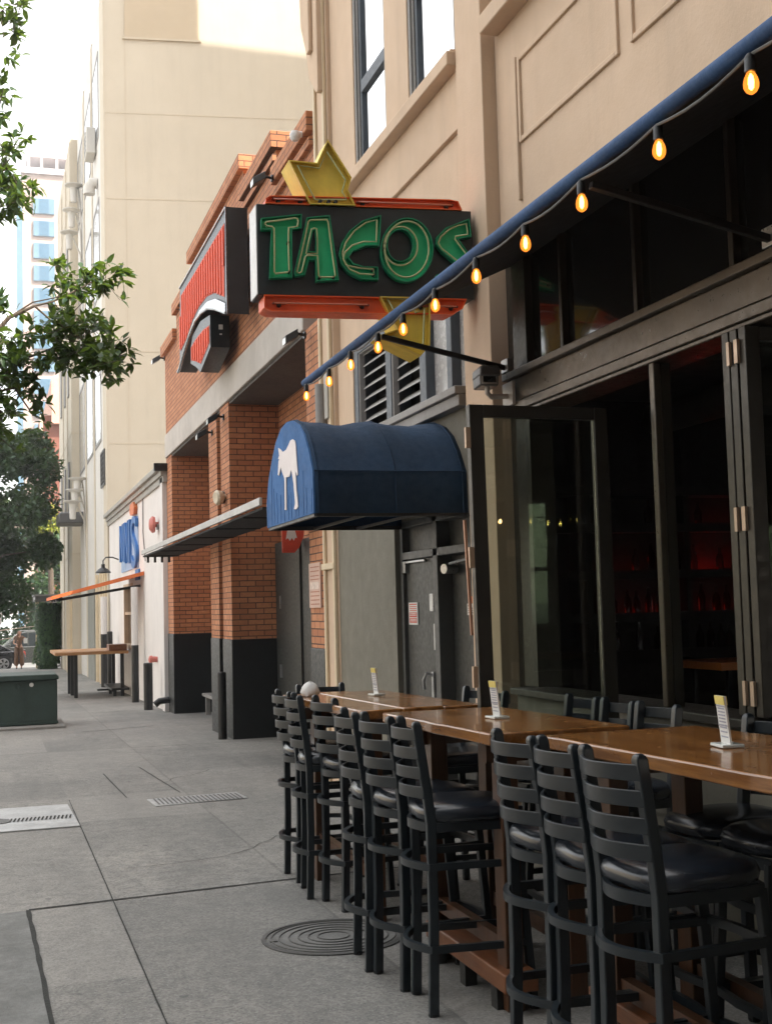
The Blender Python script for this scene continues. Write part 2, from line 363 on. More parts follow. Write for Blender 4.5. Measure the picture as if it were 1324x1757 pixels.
# ------------------------------------------------------------------ ground
def sheet(x0, x1, y0, y1, dz, nx=1, ny=1):
    m = MB(); m.v = [(x0+(x1-x0)*i/nx, y0+(y1-y0)*j/ny, gz(y0+(y1-y0)*j/ny)+dz) for j in range(ny+1) for i in range(nx+1)]
    m.f = [(j*(nx+1)+i, j*(nx+1)+i+1, (j+1)*(nx+1)+i+1, (j+1)*(nx+1)+i) for j in range(ny) for i in range(nx)]; return m
tag(sheet(-149, 149, -89, 319, -.19).build('ground', M['asphalt']), kind='structure')
m = MB(); y0, y1 = -25, 57.4
m.add([(-1.7,y0,gz(y0)),(9,y0,gz(y0)),(9,y1,gz(y1)),(-1.7,y1,gz(y1)),(-1.7,y0,gz(y0)-.2),(9,y0,gz(y0)-.2),(9,y1,gz(y1)-.2),(-1.7,y1,gz(y1)-.2)],
      [(0,1,2,3),(0,4,5,1),(1,5,6,2),(2,6,7,3),(3,7,4,0)])
tag(m.build('sidewalk', M['pave']), kind='structure')
tag(sheet(-13, -1.72, -60, 57, -.14).build('street', M['asphalt']), kind='structure')
tag(sheet(-60, 60, 57.45, 76, -.14).build('cross_street', mat('sunlit asphalt', (.16,.16,.155), .85, var=.2, vs=.5, rand=False)), kind='structure')
tag(sheet(-60, 60, 76, 82, .0).build('far_pavement', M['pave']), kind='structure')

def strip(pts, w, dz=.004, jag=.0):
    """thin strip laid on the pavement along a polyline of (x, y)"""
    m = MB(); L = []
    for i in range(len(pts)-1):
        a, b = Vector(pts[i]), Vector(pts[i+1]); n = max(2, int((b-a).length/.12))
        for k in range(n + (i == len(pts)-2)):
            p = a.lerp(b, k/n); d = (b-a).normalized(); q = Vector((-d.y, d.x))
            L.append((p + q*(w/2 + rng.uniform(-jag, jag)), p - q*(w/2 + rng.uniform(-jag, jag))))
    for i in range(len(L)-1):
        a, b, c, d = L[i][0], L[i][1], L[i+1][1], L[i+1][0]
        m.add([(v.x, v.y, gz(v.y)+dz) for v in (a, b, c, d)], [(0,1,2,3)])
    return m
j = strip([(.163,6.96),(1.62,7.12),(2.9,7.2)], .024, .004, .003)
tag(j.build('pavement_seam', M['seal']), kind='structure')
tag(strip([(.158,6.95),(.178,6.0),(.198,4.8),(.215,3.6),(.25,1.5)], .022, .0045, .003).build('pavement_seam', M['seal']), kind='structure')
tag(strip([(.606,11.3),(.603,8),(.598,4.7),(.59,2)], .0065, .005, .001).build('pavement_seam', M['seal']), kind='structure')
tag(strip([(1.05,13.2),(1.09,11.2)], .010, .004, .002).build('pavement_seam', M['seal']), kind='structure')
tag(strip([(1.46,13.6),(1.57,11.3)], .010, .004, .002).build('pavement_seam', M['seal']), kind='structure')
tag(strip([(1.2,18.9),(2.3,19.4)], .03, .004, .006).build('pavement_seam', M['seal']), kind='structure')
tag(strip([(1.7,23.2),(2.3,23.4)], .03, .004, .006).build('pavement_seam', M['seal']), kind='structure')

tag(MB().add([(x,y,gz(y)+.002) for x,y in ((-1.65,1.0),(.235,1.0),(.16,6.95),(-1.65,6.8))],[(0,1,2,3)]).build('pavement_patch', mat('asphalt patch', (.18,.185,.178), .85, var=.3, vs=5, bs=90, bst=.5, rand=False)), kind='structure')
def crack(x, y, n, a, w):
    p = [(x, y)]
    for k in range(n): a += rng.uniform(-.5,.5); x += math.cos(a)*.16; y += math.sin(a)*.16; p.append((x, y))
    tag(strip(p, w, .0035, w*.25).build('pavement_crack', M['seal']), kind='structure')
crack(.75,7.9,9,.3,.006); crack(1.2,12.0,9,.4,.007); crack(.9,15.4,6,.1,.007)
# manhole cover with concentric ribs
t = thing('manhole_cover', (1.50,5.74,gz(5.74)), 'round cast iron manhole cover with concentric rings, set in the pavement by the stools', 'manhole')
def disc_ring(c, r0, r1, z0, z1, n=56):
    m = MB(); vs = []
    for r, z in ((r0,z0),(r0,z1),(r1,z1),(r1,z0)):
        vs += [(c[0]+r*math.cos(2*math.pi*k/n), c[1]+r*math.sin(2*math.pi*k/n), gz(c[1]+r*math.sin(2*math.pi*k/n))+z) for k in range(n)]
    fs = [(a*n+k, a*n+(k+1)%n, ((a+1)%4)*n+(k+1)%n, ((a+1)%4)*n+k) for a in range(4) for k in range(n)]
    return m.add(vs, fs)
c0 = (1.50, 5.74)
disc_ring(c0, .315, .335, -.01, .006).build('frame_ring', M['iron'], t)
m = MB(); m.v = [(c0[0]+.305*math.cos(a), c0[1]+.305*math.sin(a), gz(c0[1]+.305*math.sin(a))+.004) for a in [2*math.pi*k/48 for k in range(48)]]; m.f = [tuple(range(48))]
m.build('lid', mat('worn iron lid', (.15,.15,.145), .6, var=.25, vs=7, bs=50, bst=.3), t)
m = MB()
for r in (.07,.115,.16,.205,.25,.287): 
    d = disc_ring(c0, r, r+.007, .003, .0085); m.add(d.v, d.f)
m.box(1.62,1.78,5.77,5.79,gz(5.78)+.003,gz(5.78)+.010); m.box(1.20,1.235,5.74,5.77,gz(5.75)+.003,gz(5.75)+.010); each(m, 'rib', mat('dark rib iron', (.105,.105,.10), .7, var=.2), t)  # ribs in a darker iron than the lid

# steel trench plate and drain grate
t = thing('sidewalk_hatch', (.1,10.1,gz(10.1)), 'pale steel hatch plate with a chevron strip, flush in the pavement at the left', 'hatch')
m = MB(); m.add([(x,y,gz(y)+z) for z in (-.02,.012) for x,y in ((-.9,9.7),(.6,9.73),(.575,11.0),(-.9,11.0))], [(4,5,6,7),(0,1,5,4),(1,2,6,5),(2,3,7,6),(3,0,4,7)]); m.build('plate', M['galv'], t)
m = MB()
for k in range(34):
    x = -.45 + k*.03; m.add([(x,10.15,gz(10.15)+.017),(x+.014,10.15,gz(10.15)+.017),(x+.034,10.33,gz(10.33)+.017),(x+.02,10.33,gz(10.33)+.017)], [(0,1,2,3)])
m.build('tread_strip', M['seal'], t)
m = MB(); m.lathe((-.02,10.22,gz(10.2)+.013), [(.0,.0),(.13,.0),(.13,.006),(.0,.007)], 24); m.build('pull_ring', M['iron'], t)
t = thing('drain_grate', (1.65,10.75,gz(10.75)), 'narrow slotted drain grate lying across the middle of the pavement', 'grate')
m = MB(); m.add([(x,y,gz(y)+z) for z in (-.02,.006) for x,y in ((1.26,10.52),(2.05,10.62),(2.03,11.05),(1.24,10.98))], [(4,5,6,7),(0,1,5,4),(1,2,6,5),(2,3,7,6),(3,0,4,7)]); m.build('frame', M['galv'], t)
m = MB()
for k in range(20):
    x = 1.29 + k*.037; m.add([(x,10.57,gz(10.57)+.010),(x+.016,10.57,gz(10.57)+.010),(x+.012,10.97,gz(10.97)+.010),(x-.004,10.97,gz(10.97)+.010)], [(0,1,2,3)])
m.build('slot', M['iron'], t)

# ------------------------------------------------------------------ beige building with the bar
B = thing('beige_building', (2.98,3,0), 'beige stucco building with tall sash windows over the open bar front', 'building')
HB = 9.0
w = MB()
w.box(2.98,3.3,10.92,11.42,-.3,HB)                      # end pier
w.box(3.02,3.3,10.42,10.92,2.80,3.72)
w.box(3.02,3.3,7.66,10.92,4.69,5.10)
w.box(3.05,3.3,7.66,10.92,3.72,4.69)
w.box(3.02,3.3,10.18,10.92,5.10,8.2); w.box(3.02,3.3,8.70,9.27,5.10,8.2); w.box(3.02,3.3,7.60,7.70,5.10,8.2)
w.box(3.02,3.3,7.60,10.92,8.2,HB)
w.box(2.98,3.3,7.15,7.60,-.3,HB)                        # pilaster
w.box(3.00,3.3,7.601,7.66,-.3,5.1)
w.box(3.075,3.3,-6,7.15,3.62,HB)
w.box(3.3,12,-6,-5.8,3.4,HB); w.box(3.3,9.1,11.2,11.42,-.3,3.3); w.box(3.3,12,11.2,11.42,3.301,HB); w.box(11.8,12,-5.8,11.2,3.301,HB)
w.box(3.3,11.8,-5.8,11.2,HB-.2,HB-.02)
w.build('wall', M['beige'], B, bevel=.006)
MB().box(3.10,3.3,6.96,7.149,-.3,3.619).build('jamb', M['bronze'], B)
m = MB(); m.box(2.99,3.3,9.26,10.92,-.35,2.80); m.build('painted_wall', M['greywall'], B)
m = MB()
for y, x in ((11.335,2.952),(10.985,2.948)): m.box(x,2.979,y-.03,y+.03,-.2,8.9)
m.box(2.946,2.978,10.94,10.955,-.2,8.9); m.box(2.94,2.978,10.955,11.4,1.80,1.86)
each(m, 'edge_trim', M['trimcream'], B, bevel=.008)
m = MB(); m.box(2.925,3.3,7.62,10.36,5.10,5.20); m.box(2.95,3.3,-5.5,7.10,5.07,5.19); m.box(2.96,3.05,7.64,10.36,5.20,5.225); m.build('sill_ledge', M['beige'], B, bevel=.008)
m = MB()
for (a, b_, z0, z1) in ((5.52,6.78,4.25,4.79),(4.10,5.39,4.25,4.79),(2.6,3.95,4.25,4.79)):
    rect_ring(a, b_, z0, z1, 3.058, 3.08, .032).build('panel_moulding', M['beige'], B, bevel=.005)
m.box(3.052,3.08,6.79,6.815,3.9,4.80); m.box(3.032,3.06,7.72,7.745,3.73,4.52)
each(m, 'panel_moulding', M['beige'], B, bevel=.006)
# angled bracket where the upper cornice turns the corner
m = MB()
m.prism([(10.95,9.0),(11.50,9.0),(11.50,7.35),(11.42,7.0),(11.28,6.55),(11.02,6.3),(10.95,6.3)], lambda u,v,d: (d,u,v), 2.90, 2.979)
m.prism([(10.93,9.0),(11.54,9.0),(11.54,7.85),(10.93,7.85)], lambda u,v,d: (d,u,v), 2.84, 2.899)
m.prism([(11.10,7.7),(11.45,7.7),(11.40,7.1),(11.2,6.75),(11.10,6.75)], lambda u,v,d: (d,u,v), 2.86, 2.8985)
each(m, 'corner_bracket', M['beige'], B, bevel=.01)
# upper sash windows
for i, (a, b_, zr) in enumerate(((9.27,10.18,5.98),(7.70,8.70,6.10))):
    f = rect_ring(a, b_, 5.2, 8.2, 3.030, 3.25, .045); 
    r2 = rect_ring(a+.046, b_-.046, 5.246, 8.15, 3.048, 3.20, .028); f.add(r2.v, r2.f)
    win = f.build('window', M['frame_grey'], B, bevel=.005)
    s = rect_ring(a+.075, b_-.075, 5.275, 8.12, 3.062, 3.12, .045); s.box(3.055,3.12,a+.121,b_-.121,zr-.055,zr+.055)
    s.build('sash', M['blue_frame'], win, bevel=.004)
    MB().box(3.085,3.095,a+.11,b_-.11,5.31,8.08).build('pane', M['glasswin'], win)
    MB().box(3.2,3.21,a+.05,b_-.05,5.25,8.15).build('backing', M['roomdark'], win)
# ground floor louvre window
f = MB(); f.box(3.03,3.25,10.30,10.42,2.80,3.72); f.box(3.03,3.25,9.36,9.50,2.9,3.72); f.box(3.03,3.25,8.52,8.66,2.9,3.72); f.box(3.03,3.25,7.98,8.08,2.9,3.72); f.box(3.03,3.25,7.661,7.72,2.9,3.72)
f.box(3.03,3.25,7.72,10.30,3.66,3.72)
lw = f.build('louvre_window', M['blue_frame'], B, bevel=.006)
m = MB()
for a, b_ in ((9.50,10.30),(8.66,9.36)):
    k = 0
    while 2.96 + k*.098 < 3.66:
        z = 2.96 + k*.098
        m.add([(3.075,a,z),(3.075,b_,z),(3.165,b_,z+.07),(3.165,a,z+.07),(3.075,a,z-.012),(3.075,b_,z-.012),(3.165,b_,z+.058),(3.165,a,z+.058)], [(0,1,2,3),(7,6,5,4),(0,4,5,1),(1,5,6,2),(2,6,7,3),(3,7,4,0)]); k += 1
m.build('louvre_slats', mat('grey louvre slat', (.36,.355,.35), .5, var=.12, rand=False), lw)
m = MB()
for a, b_ in ((9.50,10.30),(8.66,9.36)): r = rect_ring(a-.004,b_+.004,2.92,3.68,3.04,3.09,.03); m.add(r.v, r.f)
m.build('louvre_frame', M['frame_grey'], lw)
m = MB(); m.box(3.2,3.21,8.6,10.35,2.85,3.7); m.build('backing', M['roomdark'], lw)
m = MB(); m.box(3.10,3.115,7.72,7.98,2.9,3.66); m.box(3.10,3.115,8.08,8.52,2.9,3.66); m.build('pane', mat('curtained pane', (.50,.49,.48), .25, var=.25, vs=2, coat=.5, rand=False), lw)
m = MB(); m.box(2.94,3.25,7.70,10.42,2.86,2.915); m.box(2.965,3.25,7.70,10.42,2.78,2.858); m.build('sill', M['frame_grey'], lw, bevel=.006)
m = MB(); m.box(3.03,3.26,7.661,9.26,2.10,2.779); m.build('door_lintel', M['greywall'], B)
# twin service doors
fr = MB(); fr.box(3.03,3.2,9.20,9.26,-.3,2.1); fr.box(3.03,3.2,8.40,8.50,-.3,2.1); fr.box(3.03,3.2,7.661,7.72,-.3,2.1); fr.box(3.03,3.2,7.72,9.20,1.80,1.86); fr.box(3.03,3.2,7.72,9.20,2.05,2.1)
df = fr.build('door_frame', mat('grey door frame', (.075,.077,.074), .5, var=.15, rand=False), B, bevel=.005)
MB().box(3.09,3.12,8.50,9.20,1.86,2.05).build('transom_panel', M['doordark'], df); MB().box(3.13,3.16,7.72,8.40,1.86,2.05).build('transom_panel', M['doordark'], df)
d1 = MB().box(3.06,3.10,8.502,9.198,-.2,1.798).build('door', M['doordark'], B, bevel=.004)
d2 = MB().box(3.14,3.18,7.722,8.398,-.2,1.798).build('door', M['doordark'], B, bevel=.004)
m = MB(); m.bar((3.045,8.60,.62),(3.045,8.60,.96),.045,.012,(1,0,0)); m.tube([(3.055,8.60,.93),(3.0,8.62,.95),(2.99,8.66,.90),(3.0,8.67,.83)],.012); m.tube([(3.05,8.60,.69),(3.0,8.60,.69),(2.99,8.72,.67)],.010)
m.build('handle', M['steel'], d1)
m = MB(); m.box(3.035,3.06,8.53,8.61,1.40,1.53); m.build('lock_box', M['steel'], d1, bevel=.004)
m = MB(); m.box(3.045,3.06,8.53,8.56,1.12,1.31); m.build('latch_plate', M['steel'], d1)
m = MB(); m.box(3.03,3.06,9.14,9.22,1.70,1.79); m.box(3.035,3.05,8.7,9.16,1.772,1.79); m.build('door_closer', M['steel'], d1, bevel=.004)
m = MB(); m.tube([(3.12,8.28,1.70),(3.02,8.24,1.70)],.035,12); m.tube([(3.05,8.2,1.735),(3.1,7.8,1.77)],.010); m.build('door_closer', M['steel'], d2)
MB().box(3.10,3.139,7.80,7.86,.72,.78).build('handle', M['steel'], d2, bevel=.004)

# bar front: rail, posts, transom, knee wall, folding windows
m = MB(); m.box(3.0,3.2,-6,6.96,2.66,2.80); m.box(2.965,3.2,-6,6.96,2.80,2.845); m.box(2.985,3.2,-6,6.96,2.60,2.655); m.box(2.99,3.2,-6,6.96,2.575,2.598)
m.build('transom_rail', M['bronze_lt'], B, bevel=.006)
m = MB()
for y in (6.3,5.45,4.6,3.75,2.9,2.05,1.2,.3): m.box(3.06,3.15,y-.018,y+.018,2.845,3.555)
m.box(3.05,3.2,6.76,6.959,.945,3.555)
each(m, 'transom_mullion', M['bronze'], B, bevel=.004)
MB().box(3.10,3.11,-6,6.76,2.846,3.562).build('transom_glass', M['glassdark'], B)
m = MB(); m.box(3.0,3.2,-6,6.96,-.3,.90); m.box(2.985,3.2,-6,6.96,.44,.47); m.build('knee_wall', M['greywall'], B)
m = MB(); m.box(2.95,3.22,-6,6.96,.90,.94); m.build('window_sill', M['bronze'], B, bevel=.006)
MB().box(2.99,3.03,5.18,5.225,.94,2.575).build('window_post', M['bronze_lt'], B, bevel=.006)
MB().box(3.031,3.085,5.185,5.222,.94,2.575).build('window_post', M['bronze'], B, bevel=.004)
def fold_panel(p0, p1, z0, z1, th=.045, w=.075, lean=0):
    """glazed leaf standing on the line p0-p1 (x, y)"""
    a = Vector((*p0, 0)); b_ = Vector((*p1, 0)); d = (b_-a).normalized(); q = Vector((-d.y, d.x, 0)); L = (b_-a).length
    def P(u, z, s):
        v = a + d*u + q*s; return (v.x + lean*(z1-z)*(0 if u > L/2 else 1), v.y, z)
    def bx(m, u0, u1, za, zb, s0=-th/2, s1=th/2):
        vs = [P(u, z, s) for z in (za, zb) for (u, s) in ((u0,s0),(u1,s0),(u1,s1),(u0,s1))]
        m.add(vs, [(0,3,2,1),(4,5,6,7),(0,1,5,4),(1,2,6,5),(2,3,7,6),(3,0,4,7)])
    m = MB(); bx(m, 0, w, z0, z1); bx(m, L-w, L, z0, z1); bx(m, w, L-w, z0, z0+.09); bx(m, w, L-w, z1-.06, z1)
    f = m.build('folding_window', M['bronze'], B, bevel=.004)
    g = MB(); bx(g, w, L-w, z0+.09, z1-.06, -.004, .004); g.build('pane', M['glasspanel'], f)
    return f
fp = fold_panel((2.19,5.575),(2.945,5.595), .80, 2.415, lean=.008)
m = MB()
for z in (1.05,1.62,2.2): m.box(2.165,2.19,5.54,5.56,z,z+.10)
each(m, 'hinge', mat('pale hinge', (.55,.40,.28), .4, metal=.4, rand=False), fp)
MB().bar((2.16,5.53,1.30),(2.14,5.53,1.85),.012,.012).build('pull_bar', mat('copper pull bar', (.42,.22,.14), .35, metal=.5, rand=False), fp)
for k, yy in enumerate((4.525,4.465,4.40)):
    f = fold_panel((2.96,yy),(3.75,yy+.01), .955, 2.57, .05, .07)
    if k == 0:
        m = MB()
        for z in (1.0,1.72,2.42): m.box(2.945,2.959,4.415,4.44,z,z+.10); m.box(2.945,2.959,4.475,4.495,z,z+.10)
        each(m, 'hinge', mat('bright hinge', (.50,.38,.28), .4, metal=.4, rand=False), f)
# the bar room
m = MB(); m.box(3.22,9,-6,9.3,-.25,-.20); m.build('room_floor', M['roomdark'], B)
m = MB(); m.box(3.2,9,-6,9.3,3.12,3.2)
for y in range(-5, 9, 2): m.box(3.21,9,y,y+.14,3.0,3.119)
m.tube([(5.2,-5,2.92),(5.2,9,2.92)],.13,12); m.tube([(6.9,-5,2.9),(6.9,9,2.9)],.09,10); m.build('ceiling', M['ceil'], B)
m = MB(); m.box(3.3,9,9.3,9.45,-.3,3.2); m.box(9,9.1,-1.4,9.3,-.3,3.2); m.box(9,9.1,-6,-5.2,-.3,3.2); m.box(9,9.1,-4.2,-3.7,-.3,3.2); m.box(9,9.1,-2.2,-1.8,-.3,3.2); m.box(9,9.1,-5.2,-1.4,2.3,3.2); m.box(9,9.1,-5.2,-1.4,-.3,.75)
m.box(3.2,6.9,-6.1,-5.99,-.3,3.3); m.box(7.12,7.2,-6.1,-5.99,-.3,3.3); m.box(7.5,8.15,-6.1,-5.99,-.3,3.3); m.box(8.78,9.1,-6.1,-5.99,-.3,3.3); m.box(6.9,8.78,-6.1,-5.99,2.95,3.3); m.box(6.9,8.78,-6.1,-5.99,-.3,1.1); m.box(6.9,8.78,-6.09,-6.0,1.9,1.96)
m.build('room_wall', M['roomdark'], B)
# back bar against the far wall of the room
BB = thing('back_bar', (5.5,9.0,-.2), 'dark back bar with red lit shelves seen through the open window', 'bar shelf')
m = MB()
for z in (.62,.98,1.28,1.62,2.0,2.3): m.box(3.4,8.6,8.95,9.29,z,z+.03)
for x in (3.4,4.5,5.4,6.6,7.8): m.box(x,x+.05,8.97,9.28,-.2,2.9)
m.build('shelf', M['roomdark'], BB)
m = MB()
for z in (.62,.98,1.28,1.62,2.0,2.3): m.box(3.4,8.6,8.925,8.949,z-.01,z+.062)
each(m, 'shelf_lip', M['roomdark'], BB)
m = MB()
for x0, x1, z in ((4.75,5.3,1.28),(5.5,6.5,1.28),(5.6,6.2,1.62),(5.7,6.3,2.0),(4.7,5.2,1.62),(5.5,6.0,1.62)): m.box(x0,x1,9.19,9.22,z+.032,z+.046)
each(m, 'shelf_light', M['redglow'], BB)
bm_ = MB().lathe((0,0,0), [(.0,.0),(.032,.002),(.034,.14),(.026,.175),(.012,.20),(.012,.255),(.0,.256)], 10)
bs = 0
proto = None
for z in (.98,1.28,1.62,2.0):
    x = 4.62
    while x < 6.55:
        if rng.random() < .72 and not (5.36 < x < 5.48):
            if proto is None:
                proto = single('bottle', bm_, M['bottle'], 'red lit spirit bottle standing on a back bar shelf', 'bottle', (0,0,0), 'bottles on the back bar shelves'); o = proto
            else:
                o = proto.copy(); col.objects.link(o)
            o.location = (x, 9.04, z+.031); o.scale = (1,1,rng.uniform(.8,1.05))
        x += rng.uniform(.075,.16)
t = thing('bar_table', (4.75,7.2,-.2), 'orange high table inside the dark bar', 'table')
MB().box(4.5,5.3,7.1,7.7,.97,1.02).build('tabletop', mat('orange tabletop', (.55,.17,.03), .35, var=.15, rand=False), t)  # the tabletop's own colour is orange
for x in (4.58,5.2):
    for y in (7.18,7.6): MB().bar((x+.03,y,.97),(x,y,-.2),.03,.03).build('leg', M['black'], t)
t = thing('bar_chair', (4.7,6.5,-.2), 'teal seated chair inside the dark bar', 'chair')
MB().box(4.5,4.95,6.3,6.7,.56,.63).build('seat', M['teal'], t, bevel=.02)
for x in (4.53,4.92):
    for y in (6.33,6.67): MB().bar((x,y,.56),(x,y,-.2),.03,.03).build('leg', M['black'], t)
MB().box(4.52,4.93,6.66,6.69,.80,.95).build('backrest', M['black'], t); 
for x in (4.54,4.91): MB().bar((x,6.675,.6),(x,6.675,.96),.03,.03).build('back_post', M['black'], t)

# ------------------------------------------------------------------ long black awning and its lights
AX = 2.168
A = thing('window_awning', (2.98,2.5,2.87), 'long black awning with a blue front bar over the bar windows', 'awning')
m = MB(); m.tube([(AX,8.75,3.095),(AX,6,3.10),(AX,3,3.105),(AX,-4,3.11)], .028, 14); m.build('front_bar', M['bluebar'], A)
m = MB(); ys = [-4,-2.5,-1,.5,2,3,4,5,6,6.96]
for i in range(len(ys)-1):
    sag = .015*(i%2)
    m.add([(AX,ys[i],3.12),(AX,ys[i+1],3.12),(3.13,ys[i+1],3.575),(3.13,ys[i],3.575),(AX,ys[i],3.112),(AX,ys[i+1],3.112),(3.13,ys[i+1],3.565),(3.13,ys[i],3.565)], [(0,1,2,3),(7,6,5,4),(0,4,5,1),(1,5,6,2),(2,6,7,3),(3,7,4,0)])
m.build('canopy_cloth', M['blackfab'], A)
for y in (6.9,4.18,1.4,-1.4): MB().bar((AX+.02,y+.02,3.045),(3.0,y,2.87),.03,.03).build('brace', M['black'], A, bevel=.004)
for y in (6.9,4.18,1.4): MB().box(2.96,3.0,y-.05,y+.05,2.847,2.93).build('bracket', M['steel'], A, bevel=.004)
S = thing('string_lights', (AX,3,3.05), 'string of glowing amber bulbs hung along the blue awning bar', 'string lights')
bulbs = [(3.088,0),(3.643,0),(4.218,0),(4.764,0),(5.301,0),(5.872,0),(6.425,0),(6.911,0),(7.451,0),(8.03,0),(8.62,0)]
near = [2.53,1.97,1.42,.86,.3,-.25,-.8,-1.4,-2]
pts = []; Y = sorted([y for y, _ in bulbs] + near, reverse=True)
for i in range(len(Y)-1):
    for k in range(6):
        u = k/6; y = Y[i]*(1-u)+Y[i+1]*u; pts.append((AX-.012, y, 3.064 - .022*math.sin(math.pi*u) + .004*math.sin(5*y)))
pts.append((AX-.012, Y[-1], 3.06))
MB().tube(pts, .0055, 6).build('cable', mat('grey cable', (.12,.12,.115), .6), S)
for y in Y:
    sz = 3.056; r = rng.uniform(-.012,.012)
    k = MB().lathe((AX-.012+r,y,sz), [(.008,.012),(.014,.005),(.0165,-.002),(.0175,-.045),(.014,-.047)], 12)
    so = k.build('lamp_socket', M['black'], S)
    k = MB().lathe((AX-.012+r,y,sz-.044), [(.011,.0),(.013,-.006),(.020,-.020),(.0235,-.036),(.0225,-.050),(.016,-.062),(.006,-.069),(.0005,-.0695)], 14)
    bo = k.build('bulb', M['amber'], S)
    k = MB().lathe((AX-.012+r,y,sz-.050), [(.002,.0),(.0075,-.010),(.0095,-.028),(.0075,-.045),(.001,-.052)], 8); k.build('filament', M['filament'], bo)

S2 = thing('string_lights', (7.8,-4,2.6), 'string of small bulbs strung inside the bar room, seen only mirrored in glass', 'string lights')
MB().tube([(6.4,-4,2.66),(7.4,-4.1,2.62),(8.2,-4,2.60),(8.95,-4,2.66)], .006, 6).build('cable', M['black'], S2)
for k in range(11):
    x = 6.5+k*.24+rng.uniform(-.05,.05); MB().lathe((x,-4.05,2.52+rng.uniform(-.02,.03)), [(0,0),(.018,.012),(.018,.04),(.008,.06),(0,.06)], 10).build('bulb', M['filament'], S2)
# ------------------------------------------------------------------ blue barrel canopy over the doors
C_ = thing('door_canopy', (2.98,8.45,2.06), 'blue barrel vaulted door canopy with a white four legged animal emblem', 'awning')
prof = [(9.195,2.06),(9.205,2.25),(9.12,2.42),(9.00,2.545),(8.85,2.665),(8.667,2.742),(8.478,2.764),(8.30,2.745),(8.12,2.69),(7.98,2.605),(7.865,2.49),(7.765,2.34),(7.755,2.06)]
prof2 = [prof[0], prof[1]] + prof[2:]
m = MB(); NX = 22
for i in range(NX+1):
    u = i/NX; x = 1.975 + u*(3.03-1.975)
    sag = .028*math.sin(math.pi*min(1,u/.52))**2 if u < .52 else .022*math.sin(math.pi*(u-.52)/.48)**2
    for (y, z) in prof:
        k = max(0, (z-2.30)/.46); m.v.append((x, y + (8.47-y)*sag*k*.8, z - sag*k + (.006*math.sin(9*y+4*x) + .005*math.sin(23*x+7*y) + .003*math.sin(31*x-17*y))*k))
n = len(prof)
for i in range(NX):
    for k in range(n-1): m.f.append((i*n+k, i*n+k+1, (i+1)*n+k+1, (i+1)*n+k))
o = m.build('canopy_cloth', M['navy'], C_, sharp=20); sm = o.modifiers.new('thick', 'SOLIDIFY'); sm.thickness = .006
sm_ = MB()
for u in (.02,.52,.97):
    x = 1.975+u*1.055; sm_.tube([(x, 8.47+(y-8.47)*1.004, 2.06+(z-2.06)*1.006+.002) for y, z in prof], .0045, 6)
sm_.tube([(1.97,7.756,2.34),(2.5,7.754,2.338),(3.02,7.756,2.34)], .005, 6)
each(sm_, 'cloth_seam', M['navy'], C_)
m = MB(); m.prism(prof, lambda u,v,d: (d,u,v), 1.962, 1.974); fo = m.build('front_panel', M['bluefront'], C_)
m = MB()
for k in range(13):
    y = 7.82 + k*.11 + rng.uniform(-.02,.02); m.bar((1.9615,y,2.07),(1.9615,y+rng.uniform(-.02,.02),2.07+rng.uniform(.12,.42)),.010,.004,(1,0,0))
each(m, 'cloth_fold', M['bluefront'], fo)
DK = [(8.729,2.611),(8.649,2.586),(8.586,2.562),(8.479,2.566),(8.398,2.591),(8.345,2.613),(8.279,2.613),(8.211,2.592),(8.185,2.551),(8.173,2.469),(8.145,2.352),(8.17,2.349),(8.21,2.393),(8.193,2.254),(8.155,2.136),(8.215,2.122),(8.274,2.129),(8.236,2.166),(8.272,2.308),(8.329,2.407),(8.394,2.367),(8.497,2.372),(8.505,2.284),(8.508,2.142),(8.561,2.147),(8.553,2.17),(8.55,2.372),(8.625,2.428),(8.66,2.462),(8.72,2.409),(8.758,2.419),(8.727,2.513),(8.698,2.525),(8.742,2.533),(8.701,2.552)]
MB().prism(DK, lambda u,v,d: (d,u,v), 1.9535, 1.9595).build('emblem', M['logo'], C_, sharp=20)
m = MB()
for y in (7.775,9.18): m.bar((1.98,y,2.055),(3.02,y,2.055),.03,.03)
m.bar((1.985,7.775,2.055),(1.985,9.18,2.055),.03,.03)
for i in (2,4): x = 1.98 + i*.17; m.bar((x,7.79,2.05),(x,9.17,2.05),.018,.018)
m.build('canopy_frame', M['black'], C_)

